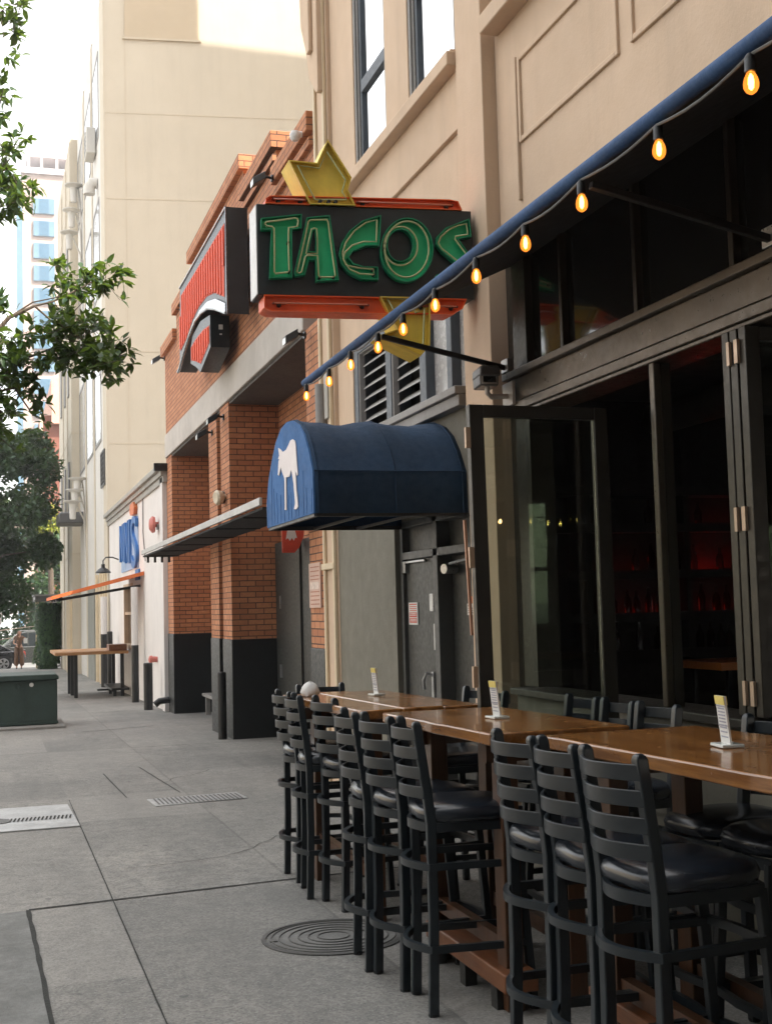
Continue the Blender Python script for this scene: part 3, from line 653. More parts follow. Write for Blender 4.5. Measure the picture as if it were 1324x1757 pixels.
# ------------------------------------------------------------------ neon TACOS sign
ORI = Vector((1.57,7.49,3.41)); UD = Vector((.9934,-.1143,0)).normalized(); ND = Vector((-.1143,-.9934,0)).normalized()
def SP(u, v, d):
    if d < 0: u += .115*d                       # the box is splayed: its outer end lies square to the wall
    p = ORI + UD*u + ND*d; return (p.x, p.y, p.z + v)
T = thing('taco_sign', SP(.7,0,-.1), 'projecting black neon sign with green TACOS letters and a yellow arrow', 'sign')
def poly_shrink(poly, k=.0): return poly
m = MB(); m.prism([(0,.0),(1.39,.0),(1.39,.582),(0,.582)], SP, -.21, 0); m.build('sign_box', M['signblack'], T, bevel=.004)
m = MB(); m.prism([(-.006,.006),(-.002,.006),(-.002,.576),(-.006,.576)], SP, -.205, -.004); m.build('end_panel', M['signwhite'], T)
def circ(P, n=None): return P
LET = dict(
 T=([(.022,.475),(.279,.511),(.274,.418),(.215,.409),(.21,.102),(.068,.095),(.085,.405),(.02,.403)],
    [(.047,.444),(.056,.454),(.135,.466),(.235,.485),(.251,.48),(.255,.465),(.251,.432),(.233,.426),(.195,.422),(.19,.326),(.192,.143),(.175,.135),(.106,.126),(.098,.137),(.102,.264),(.102,.416),(.09,.424),(.055,.428)], None, None),
 A=([(.309,.488),(.456,.509),(.504,.094),(.359,.08),(.357,.218),(.318,.217),(.291,.121),(.227,.111),(.222,.137)],
    [(.24,.141),(.283,.305),(.319,.464),(.334,.475),(.435,.481),(.446,.465),(.465,.275),(.483,.126),(.473,.113),(.385,.109),(.376,.12),(.373,.248),(.306,.248),(.294,.234),(.271,.142),(.256,.132)],
    [(.3,.259),(.32,.342),(.339,.417),(.357,.424),(.371,.42),(.374,.344),(.373,.261)], [(.316,.272),(.332,.342),(.346,.405),(.355,.408),(.360,.405),(.362,.344),(.361,.272)]),
 C=([(.786,.521),(.77,.321),(.684,.318),(.601,.283),(.57,.24),(.599,.203),(.664,.185),(.755,.184),(.758,.101),(.646,.102),(.565,.141),(.52,.198),(.507,.263),(.528,.338),(.58,.414),(.664,.48)],
    [(.758,.49),(.751,.348),(.668,.346),(.594,.319),(.548,.273),(.534,.231),(.553,.19),(.631,.176),(.727,.17),(.729,.134),(.638,.138),(.573,.166),(.539,.223),(.532,.272),(.556,.339),(.613,.416),(.688,.471)], None, None),
 O=([(.948+.172*math.cos(a)-.012*math.sin(a),.30-.209*math.sin(a)) for a in [i*math.pi/18 for i in range(36)]],
    [(.948+.143*math.cos(a)-.012*math.sin(a),.305-.183*math.sin(a)) for a in [i*math.pi/18 for i in range(36)]],
    [(.909+.110*math.cos(a)-.006*math.sin(a),.325-.126*math.sin(a)) for a in [i*math.pi/18 for i in range(36)]],
    [(.905+.083*math.cos(a)-.006*math.sin(a),.328-.103*math.sin(a)) for a in [i*math.pi/18 for i in range(36)]]),
 S=([(1.362,.516),(1.375,.398),(1.287,.381),(1.352,.289),(1.378,.22),(1.373,.165),(1.34,.115),(1.243,.085),(1.131,.075),(1.133,.144),(1.245,.164),(1.295,.19),(1.268,.217),(1.172,.298),(1.139,.342),(1.147,.394),(1.205,.452)],
    [(1.344,.483),(1.352,.415),(1.27,.398),(1.266,.381),(1.334,.288),(1.357,.22),(1.352,.178),(1.322,.142),(1.237,.112),(1.152,.1),(1.153,.124),(1.238,.143),(1.302,.166),(1.32,.191),(1.303,.218),(1.173,.319),(1.155,.353),(1.172,.392),(1.233,.446),(1.29,.472)], None, None))
def rim(m, poly, d0, d1, th, sgn=1):
    n = len(poly); area = sum(poly[i][0]*poly[(i+1)%n][1]-poly[(i+1)%n][0]*poly[i][1] for i in range(n)); s = th*sgn*(1 if area > 0 else -1)
    inn = []
    for i in range(n):
        a, p, b_ = Vector(poly[i-1]), Vector(poly[i]), Vector(poly[(i+1)%n]); e1 = (p-a).normalized(); e2 = (b_-p).normalized()
        q = Vector((-(e1.y+e2.y), e1.x+e2.x)); q = q.normalized() if q.length > 1e-6 else Vector((-e1.y, e1.x)); k = 1/max(.45, math.cos(e1.angle(e2)/2)) if e1.length and e2.length else 1
        inn.append((p.x+q.x*s*k, p.y+q.y*s*k))
    o = len(m.v)
    for P, d in ((poly,d0),(poly,d1),(inn,d1),(inn,d0)): m.v += [SP(u, v, d) for u, v in P]
    for a in range(3):
        for i in range(n): m.f.append((o+a*n+i, o+a*n+(i+1)%n, o+(a+1)*n+(i+1)%n, o+(a+1)*n+i))
    return inn
for ch, (outl, neo, neo2, hole) in LET.items():
    m = MB()
    if hole is None: m.prism(outl, SP, .001, .007)
    else:
        # face with a counter: ring between the outline and the hole, resampled by angle
        hc = (sum(p[0] for p in hole)/len(hole), sum(p[1] for p in hole)/len(hole)); K = 72
        def hit(poly, ang):
            d = (math.cos(ang), math.sin(ang)); best = 0
            for i in range(len(poly)):
                (x1,y1),(x2,y2) = poly[i], poly[(i+1)%len(poly)]; ex, ey = x2-x1, y2-y1; det = d[0]*ey-d[1]*ex
                if abs(det) < 1e-9: continue
                tt = ((x1-hc[0])*ey-(y1-hc[1])*ex)/det; ss = ((x1-hc[0])*d[1]-(y1-hc[1])*d[0])/det
                if tt > 0 and -1e-6 <= ss <= 1+1e-6: best = max(best, tt) if poly is outl else (tt if best == 0 else min(best, tt))
            return (hc[0]+d[0]*best, hc[1]+d[1]*best)
        if ch == 'O':
            RO = [hit(outl, 2*math.pi*k/K) for k in range(K)]; RI = [hit(hole, 2*math.pi*k/K) for k in range(K)]
            m.v = [SP(u,v,.005) for u,v in RO] + [SP(u,v,.005) for u,v in RI]; m.f = [(k,(k+1)%K,K+(k+1)%K,K+k) for k in range(K)]
        else:
            m.prism(outl, SP, .001, .007)
    lo = m.build('letter', M['green'], T)
    r = MB(); rim(r, outl, .001, .050, .006)
    if hole: rim(r, hole, .001, .050, .005, -1)
    r.build('letter_rim', M['greenrim'], lo)
    if hole and ch == 'A': MB().prism(hole, SP, .0075, .009).build('counter', M['signblack'], lo)
    tb = MB(); tb.tube([SP(u,v,.040) for u,v in neo], .0062, 8, closed=True)
    if neo2: tb.tube([SP(u,v,.038) for u,v in neo2], .0062, 8, closed=True)
    tb.build('neon_tube', M['neon'], lo, sharp=70)
    k = MB()
    for i in (len(neo)//2, len(neo)//2+1): k.tube([SP(*neo[i],.006), SP(*neo[i],.045)], .009, 8)
    each(k, 'tube_support', M['black'], lo)
Y1 = [(.204,.862),(.386,.851),(.457,1.007),(.605,.765),(.58,.684),(.627,.583),(.335,.583)]
Y1N = [(.262,.835),(.4,.821),(.451,.93),(.567,.752),(.543,.675),(.571,.623),(.369,.616)]
Y2 = [(.767,-.001),(.972,-.001),(1.015,-.056),(1.097,-.016),(1.084,-.312),(1.021,-.38),(.759,-.252),(.874,-.209)]
Y2N = [(.819,-.014),(.948,-.011),(.999,-.101),(1.057,-.07),(1.043,-.297),(1.007,-.328),(.843,-.251),(.92,-.193)]
for nm, P, N in (('arrow_tail',Y1,Y1N),('arrow_head',Y2,Y2N)):
    a = MB().prism(P, SP, -.20, -.012).build(nm, M['yellow'], T)
    r = MB(); rim(r, P, -.011, .03, .008); r.build('rim', M['yellowrim'], a)
    MB().tube([SP(u,v,.014) for u,v in N], .006, 8, closed=True).build('neon_tube', M['neon'], a, sharp=70)
k = MB()
for u in (.40,.455,.50): k.tube([SP(u,.603,-.01),SP(u,.603,.03)],.012,8)
each(k, 'tube_support', M['black'], T)
RT = [(.054,.583),(.058,.615),(.088,.634),(.2,.637),(1.245,.651),(1.303,.642),(1.328,.583)]
RB = [(.036,-.001),(.034,-.082),(.077,-.104),(.726,-.106),(1.24,-.104),(1.311,-.065),(1.34,-.001)]
for P, yv in ((RT,.615),(RB,-.052)):
    a = MB().prism(P, SP, -.17, -.02).build('red_band', M['red'], T, bevel=.006)
    r = MB(); rim(r, P, -.019, .012, .006); r.build('rim', M['red'], a)
    for (u0, u1) in ((.10,.32),(.64,1.27)) if yv > 0 else ((.09,.70),(1.0,1.28)):
        MB().tube([SP(u0,yv,-.012),SP(u0+.01,yv,.006),SP(u1-.01,yv,.006),SP(u1,yv,-.012)], .006, 8).build('neon_tube', M['neonred'], a)
        k = MB()
        for u in (u0+.04,u1-.04): k.lathe(SP(u,yv-.008,-.018), [(.0,.0),(.016,.0),(.012,.022),(.0,.024)], 10, ND); k.bar(SP(u-.04,yv,.0),SP(u+.04,yv,.0),.012,.012)
        each(k, 'tube_support', M['black'], a)
m = MB()
for v in (.10,.20,.47,.53): m.tube([SP(1.388,v-.02,-.10),SP(1.43,v-.02,-.10)],.020,12); m.lathe(SP(1.40,v-.02,-.10),[(.0,0),(.03,.0),(.03,.012),(.0,.012)],12,UD)
each(m, 'wall_mount', M['chrome'], T)

# ------------------------------------------------------------------ security camera, junction box, conduit
t = thing('security_camera', (2.96,6.85,2.75), 'grey box security camera on a pale arm beside the window frame', 'camera')
def CF(u,v,d): return (2.815+u-d*.22, 6.80-d, 2.80+v-d*.06)
m = MB(); m.prism([(-.058,-.055),(.058,-.055),(.062,.02),(.052,.055),(-.052,.055),(-.062,.02)], CF, -.24, .02); m.build('housing', M['cam'], t, bevel=.010)
m = MB(); m.prism([(-.066,.0),(.066,.0),(.06,.062),(-.06,.062)], CF, -.24, .06); m.build('sunshield', M['cam'], t, bevel=.012)
r = MB(); r.prism([(-.05,-.047),(.05,-.047),(.05,.04),(-.05,.04)], CF, .021, .026); r.build('bezel', M['camarm'], t, bevel=.003)
m = MB(); m.prism([(-.041,-.036),(.041,-.036),(.041,.031),(-.041,.031)], CF, .0265, .030); m.build('lens_window', M['carglass'], t)
m = MB(); m.tube([(2.82,6.84,2.76),(2.82,6.84,2.71),(2.85,6.86,2.69),(2.98,6.88,2.70)],.016,10); m.box(2.965,2.984,6.80,6.95,2.64,2.78); m.build('arm', M['camarm'], t)
t = thing('conduit', (2.97,10.7,2.2), 'grey conduit pipe with a junction box beside the brick edge', 'conduit')
MB().tube([(2.93,11.22,2.4),(2.93,11.22,3.55)],.055,12).build('pipe', M['frame_grey'], t)
MB().box(2.93,2.975,10.98,11.10,3.2,3.62).build('junction_box', mat('junction grey', (.40,.385,.35), .6, rand=False), t, bevel=.006)

# notices on the doors and brick
t = thing('door_notice', (3.055,9.03,1.3), 'white notice with red bands on the left dark door', 'sign')
MB().box(3.052,3.058,8.93,9.14,1.30,1.47).build('board', M['paper'], t)
m = MB()
for z, h in ((1.452,.008),(1.315,.036),(1.358,.036)): m.box(3.050,3.0515,8.95,9.12,z,z+h)
for z in (1.405,1.42,1.435): m.box(3.0502,3.0515,8.955,9.115,z,z+.006)
m.build('print', M['redprint'], t)
m = MB()
for z in (1.326,1.338,1.369,1.381): 
    y = 8.96
    while y < 9.10: wd = rng.uniform(.012,.03); m.box(3.0485,3.0495,y,min(y+wd,9.11),z,z+.007); y += wd+.008
m.build('lettering', M['paper'], t)
t = thing('door_sticker', (3.137,8.0,1.42), 'small white sticker with a red top on the right dark door', 'sign')
MB().box(3.134,3.138,7.93,8.10,1.37,1.45).build('board', M['paper'], t); MB().box(3.134,3.138,7.94,8.07,1.452,1.50).build('print', M['orange'], t)
m = MB()
for z in (1.385,1.40,1.415): m.box(3.1325,3.1335,7.95,8.08,z,z+.005)
m.box(3.1325,3.1335,8.03,8.08,1.43,1.444); m.box(3.1325,3.1335,7.95,7.99,1.43,1.444); m.build('lettering', M['black'], t)

# ------------------------------------------------------------------ brick building
K = thing('brick_building', (2.98,17,0), 'orange brick building with stepped parapet, concrete beam and black painted pillar bases', 'building')
BX = 2.98
def col_piece(m, y0, y1, z0, z1, x1=3.65): m.box(BX, x1, y0, y1, z0, z1)
m = MB()
for (a, b_, top) in ((11.45,13.12,6.20),(13.121,14.98,6.62),(14.981,19.3,7.03),(19.301,21.1,6.62),(21.101,22.65,6.20)): m.box(BX,3.4,a,b_,4.66,top)
for (a, b_) in ((11.45,11.98),(16.30,16.96),(17.26,17.95),(21.95,22.65)): m.box(BX,3.66,a,b_,1.06,4.235)
m.box(3.661,3.9,11.45,22.65,1.06,4.235)
m.box(3.4,9,22.4,22.65,-.4,6.2); m.box(3.4,9,11.45,11.7,-.3,6.2); m.box(8.8,9,11.7,22.4,-.4,6.2); m.box(3.4,8.8,11.7,22.4,6.0,6.1)
m.build('wall', M['brick'], K)
m = MB()
for (a, b_, top) in ((11.45,13.10,6.20),(13.06,14.95,6.62),(14.92,19.36,7.03),(19.30,21.16,6.62),(21.10,22.72,6.20)):
    m.box(BX-.075,3.42,a,b_,top-.10+.001*b_,top+.11)
each(m, 'parapet_coping', M['brick'], K, bevel=.008)
m = MB()
for (a, b_, top) in ((11.45,15.2,6.02),(13.08,15.6,6.44),): m.box(BX-.05,BX-.001,a,b_,top-.05,top+.03)
each(m, 'parapet_band', M['brick'], K)
m = MB(); m.box(BX-.03,3.66,11.95,22.62,4.24,4.655); m.build('concrete_beam', M['concrete'], K, bevel=.01)
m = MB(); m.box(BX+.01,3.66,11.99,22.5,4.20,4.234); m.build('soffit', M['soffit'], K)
m = MB()
for (a, b_) in ((11.45,11.98),(16.30,16.96),(17.26,17.95),(21.95,22.65)): m.box(BX-.012,3.66,a-.012,b_+.012,-.40,1.058)
m.box(3.655,3.9,11.99,22.6,-.4,1.058); each(m, 'painted_base', M['blackpaint'], K, bevel=.01)
bd = MB().box(3.60,3.655,13.6,16.2,-.3,2.30).build('door', M['doordark'], K, bevel=.004)
m = MB(); m.box(3.57,3.599,14.9,16.27,-.3,2.32); m.build('door_leaf', M['doordark'], bd); 
m = MB(); m.box(3.555,3.569,15.95,16.05,.55,.72); m.box(3.555,3.569,15.95,16.0,1.45,1.62); each(m, 'hinge', M['steel'], bd)
m = MB()
for i in range(9): m.bar((3.16,16.99+i*.03,-.3),(3.16,16.99+i*.03,.98),.008,.008)
for z in (.62,.78,.97): m.box(3.15,3.17,16.965,17.255,z,z+.012)
m.build('gate', M['black'], K)
m = MB(); m.box(3.40,3.66,18.4,21.6,-.02,.03); m.box(3.42,3.5,18.6,18.66,-.35,-.021); m.box(3.42,3.5,21.3,21.36,-.35,-.021); each(m, 'bench_ledge', M['frame_grey'], K, bevel=.005)
tag(K)
# wall awning on the brick front
t = thing('metal_awning', (2.98,17,2.5), 'flat grey metal awning along the brick front with a dark underside', 'awning')
m = MB(); m.box(2.40,2.43,11.6,21.7,2.44,2.515); m.build('fascia', mat('weathered aluminium', (.46,.45,.44), .45, metal=.3, var=.15, vs=2, rand=False), t, bevel=.004)
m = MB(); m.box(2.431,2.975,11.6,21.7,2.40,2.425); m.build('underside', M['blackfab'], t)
m = MB()
for i in range(6): y = 12.6+i*1.7; m.box(2.44,2.97,y,y+.04,2.388,2.399)
each(m, 'rib', M['blackfab'], t)
m = MB()
for i in range(4): m.tube([(2.5+i*.12,21.55,2.40),(2.5+i*.12,21.55,2.30)],.022,8)
each(m, 'hanger_bolt', M['black'], t)
# posters
t = thing('wall_poster', (2.975,11.8,1.66), 'pale printed notice board on the narrow brick strip', 'sign')
MB().box(2.962,2.976,11.52,11.96,1.45,1.885).build('board', mat('aged notice', (.62,.42,.33), .6, var=.1, rand=False), t)
m = MB()
for z in (1.84,1.80,1.755,1.72,1.60,1.56,1.52,1.48): m.box(2.959,2.9615,11.56,11.9,z,z+.010)
m.build('print', mat('faded red print', (.42,.15,.10), .6, rand=False), t)
MB().box(2.959,2.9615,11.57,11.92,1.63,1.70).build('picture', mat('pale photo', (.74,.60,.52), .6, var=.3, vs=30, rand=False), t)
t = thing('red_banner', (3.5,14.8,2.3), 'red shield shaped sign with a white mark, high on the dark brick entrance', 'sign')
FL = [(3.34,2.46),(3.62,2.46),(3.61,2.33),(3.55,2.19),(3.49,2.13),(3.34,2.13)]
MB().prism(FL, lambda u,v,d: (u,14.8+d,v), 0, .02).build('board', M['redprint'], t)
MB().prism([(3.41,2.44),(3.49,2.44),(3.525,2.31),(3.50,2.31),(3.485,2.275),(3.46,2.31),(3.435,2.275),(3.41,2.31),(3.385,2.29)], lambda u,v,d: (u,14.794+d,v), 0, .004).build('print', M['paper'], t)
# red roof shaped sign
t = thing('arched_sign', (2.98,16,5.0), 'black and red box sign with a silver arch on the brick wall', 'sign')
XP = lambda u,v,d: (2.61+d,u,v)
RS = [(14.187,6.201),(18.045,6.207),(18.17,5.2),(18.225,4.987),(18.057,5.003),(17.506,5.174),(16.989,5.291),(16.504,5.359),(16.008,5.352),(15.462,5.278),(14.918,5.141),(14.187,4.919)]
RSR = [(14.31,6.041),(17.927,6.066),(18.052,5.271),(17.491,5.324),(16.924,5.456),(16.351,5.512),(15.691,5.493),(15.05,5.386),(14.395,5.169)]
RI_ = [(15.469,5.204),(16.236,5.298),(16.944,5.251),(17.104,5.135),(17.127,4.9),(16.658,4.763),(16.303,4.623),(15.463,4.79)]
RIR = [(15.523,5.079),(15.986,5.127),(16.62,5.137),(16.958,5.12),(17.026,4.925),(16.559,4.817),(16.247,4.727),(15.54,4.86)]
MB().prism(RS, XP, 0, .25).build('box', M['signblack'], t)
MB().prism(RSR, XP, -.006, -.001).build('red_face', M['redface'], t)
def ribs(P, m, x):
    y = min(p[0] for p in P)+.05; y1 = max(p[0] for p in P)
    while y < y1:
        zs = []
        for i in range(len(P)):
            (a,b_),(c,d) = P[i], P[(i+1)%len(P)]
            if (a-y)*(c-y) < 0: zs.append(b_+(d-b_)*(y-a)/(c-a))
        if len(zs) >= 2: m.box(x-.010,x,y,y+.09,min(zs)+.02,max(zs)-.02)
        y += .19
m = MB(); ribs(RSR, m, 2.603); m.build('red_rib', M['redface'], t, bevel=.008)
MB().prism(RI_, XP, .002, .25).build('inner_box', M['signblack'], t)
MB().prism(RIR, XP, -.004, .001).build('inner_face', M['redface'], t)
m = MB(); ribs(RIR, m, 2.605); m.build('inner_rib', M['redface'], t, bevel=.008)
m = MB(); m.tube([(2.59,u,v) for u,v in ((18.225,4.99),(18.06,5.01),(17.506,5.18),(16.989,5.30),(16.504,5.37),(16.008,5.36),(15.462,5.29),(14.918,5.15),(14.2,4.93))],.024,8)
m.build('arch_trim', M['darkchrome'], t)
m = MB(); m.prism([(16.5,5.38),(16.0,5.372),(15.46,5.30),(14.9,5.16),(14.22,4.94),(14.22,5.05),(14.9,5.27),(15.5,5.38),(16.1,5.41)], XP, -.03, -.007); m.build('silver_band', M['darkchrome'], t)
m = MB(); m.tube([(2.60,14.187,6.20),(2.60,18.045,6.207)],.012,8); m.tube([(2.60,14.187,6.2),(2.60,14.187,4.92)],.010,8); each(m, 'edge_trim', M['darkchrome'], t)
m = MB(); m.box(2.72,2.77,15.445,15.462,5.02,5.08); m.box(2.73,2.76,15.445,15.462,4.95,4.965); m.build('maker_plate', M['paper'], t)
# floodlights and bell on the brick
def flood(loc, label, d=(-1,0,0), s=1.0, name='floodlight'):
    t = thing(name, loc, label, 'light', 'floodlights on the brick front'); x,y,z = loc
    m = MB(); m.tube([(x,y,z),(x-.12*s,y-.02,z+.01)],.018*s,8); m.lathe((x,y,z),[(0,0),(.05*s,0),(.05*s,.02),(0,.02)],10,(-1,0,0)); m.build('mount', M['black'], t)
    m = MB(); m.prism([(-.09*s,-.05*s),(.09*s,-.05*s),(.07*s,.05*s),(-.07*s,.05*s)], lambda u,v,dd: (x-.16*s-dd, y+u, z-.01+v-dd*.6), -.05*s, .11*s); m.build('housing', M['black'], t, bevel=.006)
    m = MB(); m.prism([(-.075*s,-.045*s),(.075*s,-.045*s),(.075*s,.03*s),(-.075*s,.03*s)], lambda u,v,dd: (x-.16*s-dd, y+u, z-.01+v-dd*.6), .111*s, .116*s); m.build('lens', M['acrylic'], t)
    return t
flood((2.90,12.95,6.14), 'small dark floodlight beside the yellow arrow of the neon sign', s=.85)
flood((2.93,11.75,4.14), 'dark floodlight under the right end of the concrete beam', s=.8)
flood((2.98,16.65,4.08), 'dark floodlight at the top of the big brick pillar', s=.85)
flood((2.98,17.6,4.0), 'dark floodlight at the top of the middle brick pillar', s=.85)
flood((2.92,22.2,6.0), 'dark floodlight at the far left corner of the brick parapet', s=.85)
t = thing('dome_camera', (2.9,11.6,6.12), 'white dome camera at the right end of the brick parapet', 'camera')
m = MB(); m.tube([(2.9,11.6,6.12),(2.84,11.6,6.12)],.03,10); m.lathe((2.83,11.6,6.15),[(0,.0),(.04,-.005),(.055,-.04),(.05,-.075),(.03,-.10),(0,-.105)],16); m.build('dome', M['signwhite'], t)
t = thing('horn_speaker', (2.98,16.7,2.98), 'round cream horn speaker on the big brick pillar above the awning', 'speaker')
MB().lathe((2.975,16.62,2.98),[(0,0),(.04,0),(.045,.03),(.09,.06),(.105,.12),(.08,.15),(0,.14)],16,(-1,-.25,-.1)).build('horn', mat('cream plastic', (.62,.55,.42), .5, rand=False), t)
MB().box(2.95,2.979,16.66,16.78,2.9,3.06).build('mount', M['frame_grey'], t)

# ------------------------------------------------------------------ white building
Wb = thing('white_building', (2.94,28,-.4), 'low white shop building with a grey cornice and blue letters', 'building')
m = MB(); m.box(2.94,3.2,30.35,34.2,-.6,4.0); m.box(2.94,3.2,22.67,28.3,-.6,4.0); m.box(2.94,3.2,28.3,30.35,2.12,4.0); m.box(2.94,3.2,28.3,30.35,-.6,.62)
m.box(3.2,9,22.67,22.9,-.5,4.0); m.box(3.2,9,34.0,34.2,-.6,4.0); m.box(3.2,9,22.9,34.0,3.8,3.9)
m.box(2.90,2.939,22.67,23.0,-.5,4.0); m.build('wall', M['white'], Wb)
m = MB()
for x, z0, z1 in ((2.90,3.80,3.92),(2.86,3.921,4.02),(2.80,4.021,4.12)): m.box(x,3.2,22.55,34.4,z0,z1)
m.build('cornice', mat('grey cornice', (.34,.33,.30), .7, var=.12, rand=False), Wb, bevel=.01)
MB().box(2.74,3.2,22.50,22.60,4.0,4.14).build('gutter_end', M['black'], Wb)
wn = rect_ring(28.3,30.35,.62,2.12,2.93,3.1,.10); wn.box(2.95,3.1,28.4,30.25,1.40,1.47); wf = wn.build('window', mat('wood frame', (.50,.36,.24), .6, rand=False), Wb)
MB().box(3.02,3.03,28.39,30.26,.71,2.03).build('pane', M['carglass'], wf)
m = MB()
for i, chx in enumerate('NINIS'):
    wd = .72 if chx != 'I' else .22
    y0 = [30.6,29.72,29.36,28.48,27.95][i]; zb = [2.67,2.64,2.60,2.56,2.42][i]
    if chx == 'S': wd = 1.05
    text_into(m, chx, lambda u,v,d,y0=y0,zb=zb: (2.935-d, y0-u, zb+v), 3.55-zb, .07, wd)
lt = m.build('shop_letters', M['blue'], Wb)
m = MB(); m.box(2.92,2.939,27.0,30.7,2.42,3.53); m.build('letter_board', mat('pale blue board', (.30,.42,.62), .6, var=.2, rand=False), Wb)
MB().prism([(27.2,3.58),(27.9,3.60),(28.05,3.70),(27.95,3.84),(27.3,3.86),(27.1,3.72)], lambda u,v,d: (2.935-d,u,v), 0, .08).build('orange_emblem', mat('orange emblem paint', (.62,.18,.06), .5, rand=False), Wb)
MB().box(2.90,2.935,26.75,27.45,2.15,2.38).build('blue_plate', M['blue'], Wb)
MB().tube([(2.925,26.0,3.9),(2.925,26.05,3.1),(2.925,25.7,2.5)],.012,6).build('wire', M['frame_grey'], Wb)
t = thing('fire_bell', (2.94,23.6,3.1), 'faded red fire alarm bell high on the white wall', 'bell')
MB().lathe((2.94,23.6,3.1),[(0,0),(.05,0),(.05,.06),(.15,.07),(.16,.12),(.10,.17),(0,.18)],18,(-1,0,0)).build('bell', M['pink'], t); MB().box(2.90,2.939,23.5,23.58,3.0,3.1).build('mount', M['frame_grey'], t)
t = thing('fire_connection', (2.94,24.05,.55), 'faded red fire department connection low on the white wall', 'hydrant')
m = MB(); m.tube([(2.94,24.0,.55),(2.84,24.0,.55)],.055,10); m.lathe((2.84,24.0,.55),[(0,0),(.075,0),(.075,.05),(.03,.07),(0,.07)],12,(-1,0,0)); m.tube([(2.94,24.3,.55),(2.86,24.3,.55)],.05,10); m.build('inlet', M['pink'], t)
t = thing('standpipe', (2.98,22.6,-.2), 'black capped spout at the foot of the left brick pillar', 'pipe')
MB().tube([(2.96,22.5,-.12),(2.78,22.5,-.14),(2.70,22.5,-.20)],.06,10).build('spout', M['black'], t)
t = thing('wall_lantern', (2.94,31.5,2.9), 'black gooseneck barn lamp over the orange awning', 'lamp')
MB().tube([(2.93,31.5,2.78),(2.78,31.5,2.84),(2.62,31.5,2.84),(2.55,31.5,2.76),(2.55,31.5,2.62)],.016,8).build('arm', M['black'], t)
MB().lathe((2.55,31.5,2.45),[(.19,.0),(.185,.03),(.11,.10),(.05,.14),(.045,.22),(.0,.23)],20).build('shade', M['black'], t)
t = thing('orange_awning', (2.94,27.5,2.2), 'thin orange awning sloping from the white wall over the ledge', 'awning')
m = MB(); m.add([(2.93,26.0,2.30),(2.93,29.2,2.30),(1.10,29.2,1.83),(1.10,26.6,1.83),(2.93,26.0,2.22),(2.93,29.2,2.22),(1.10,29.2,1.76),(1.10,26.6,1.76)], [(0,1,2,3),(7,6,5,4),(0,4,5,1),(1,5,6,2),(2,6,7,3),(3,7,4,0)]); m.build('canopy_cloth', M['orange'], t)
m = MB()
for y in (26.7,27.8,29.0): m.bar((1.2,y,1.75),(2.93,y,2.02),.05,.05); 
m.bar((1.25,26.7,1.74),(1.25,29.0,1.74),.05,.05); m.build('frame', M['black'], t)
t = thing('ledge_counter', (2.1,30,-.45), 'long pale wood street counter on black legs beside the white wall', 'counter')
MB().box(1.26,2.88,28.8,31.4,.53,.60).build('top', M['oak'], t, bevel=.008)
for (x, y) in ((1.72,28.95),(1.715,30.3),(1.70,31.2),(2.75,29.0),(2.75,31.2)): MB().bar((x,y,.53),(x,y,gz(y)),.08,.08).build('leg', M['black'], t)
single('planter_box', MB().box(2.45,2.85,28.85,29.5,.602,.74), M['woodx'], 'low wooden box on the end of the street counter', 'box', (2.65,29.2,.602), bevel=.01)
def post(x, y, z1, r, label, cut=None, name='bollard', cat='post'):
    z0 = gz(y)
    if cut is None: return single(name, MB().tube([(x,y,z0),(x,y,z1-.02)],r,16).lathe((x,y,z1-.0205),[(r,0),(r*.85,.015),(0,.02)],16), M['black'], label, cat, (x,y,z0))
    t = thing(name, (x,y,z0), label, cat)
    MB().tube([(x,y,z0),(x,y,cut)],r,16).build('base', M['black'], t); MB().tube([(x,y,cut),(x,y,z1)],r*.96,16).build('upper', M['white'], t); return t
post(2.74,26.1,1.98,.075,'tall awning post, black below and white above, in front of the white wall', .78, 'awning_post')
post(2.69,23.4,.52,.085,'short black pipe bollard in front of the white wall')
post(2.85,16.42,.64,.058,'slim black bollard against the big brick pillar')
post(2.76,34.0,1.9,.09,'dark post at the far end of the white wall', .9, 'awning_post')
post(2.73,31.9,1.0,.07,'dark post under the gooseneck lamp')
t = thing('low_bench', (2.6,30,-.4), 'low black metal bench foot beside the white wall', 'bench')
m = MB(); m.box(2.35,2.92,31.0,31.2,-.42,-.38); m.box(2.5,2.9,28.9,31,-.30,-.25); each(m, 'rail', M['black'], t)
for y in (29.0,30.2): MB().box(2.55,2.62,y,y+.07,gz(y),-.301).build('leg', M['black'], t)

# ------------------------------------------------------------------ tall cream building
TB = thing('tall_building', (2.94,34.3,-.5), 'tall cream rendered building with a blank end wall behind the brick shop', 'building')
ca, sa = math.cos(RAD(8)), -math.sin(RAD(8))
def TP(u, y, z): return (2.94 + u*ca - (y)*0, 34.25 + u*sa + y, z)     # u along the blank end wall
TZ = 19.35
m = MB(); c1, c2 = TP(0,0,0), TP(13,0,0)
vs = [(c1[0],c1[1]),(c2[0],c2[1]),(c2[0],46),(2.94,46)]
m.add([(x,y,z) for z in (-1,TZ) for x,y in vs], [(3,2,1,0),(4,5,6,7),(0,1,5,4),(1,2,6,5),(2,3,7,6),(3,0,4,7)])
m.build('wall', M['cream'], TB)
def on_face(u0, u1, z0, z1, d0, d1):
    m = MB(); q = Vector((sa, -ca, 0))*-1; q = Vector((-math.sin(RAD(8)), -math.cos(RAD(8)), 0))
    vs = []
    for z in (z0, z1):
        for (u, d) in ((u0,d0),(u1,d0),(u1,d1),(u0,d1)):
            p = Vector(TP(u,0,z)) + q*d; vs.append(tuple(p))
    return m.add(vs, [(0,3,2,1),(4,5,6,7),(0,1,5,4),(1,2,6,5),(2,3,7,6),(3,0,4,7)])
m = MB()
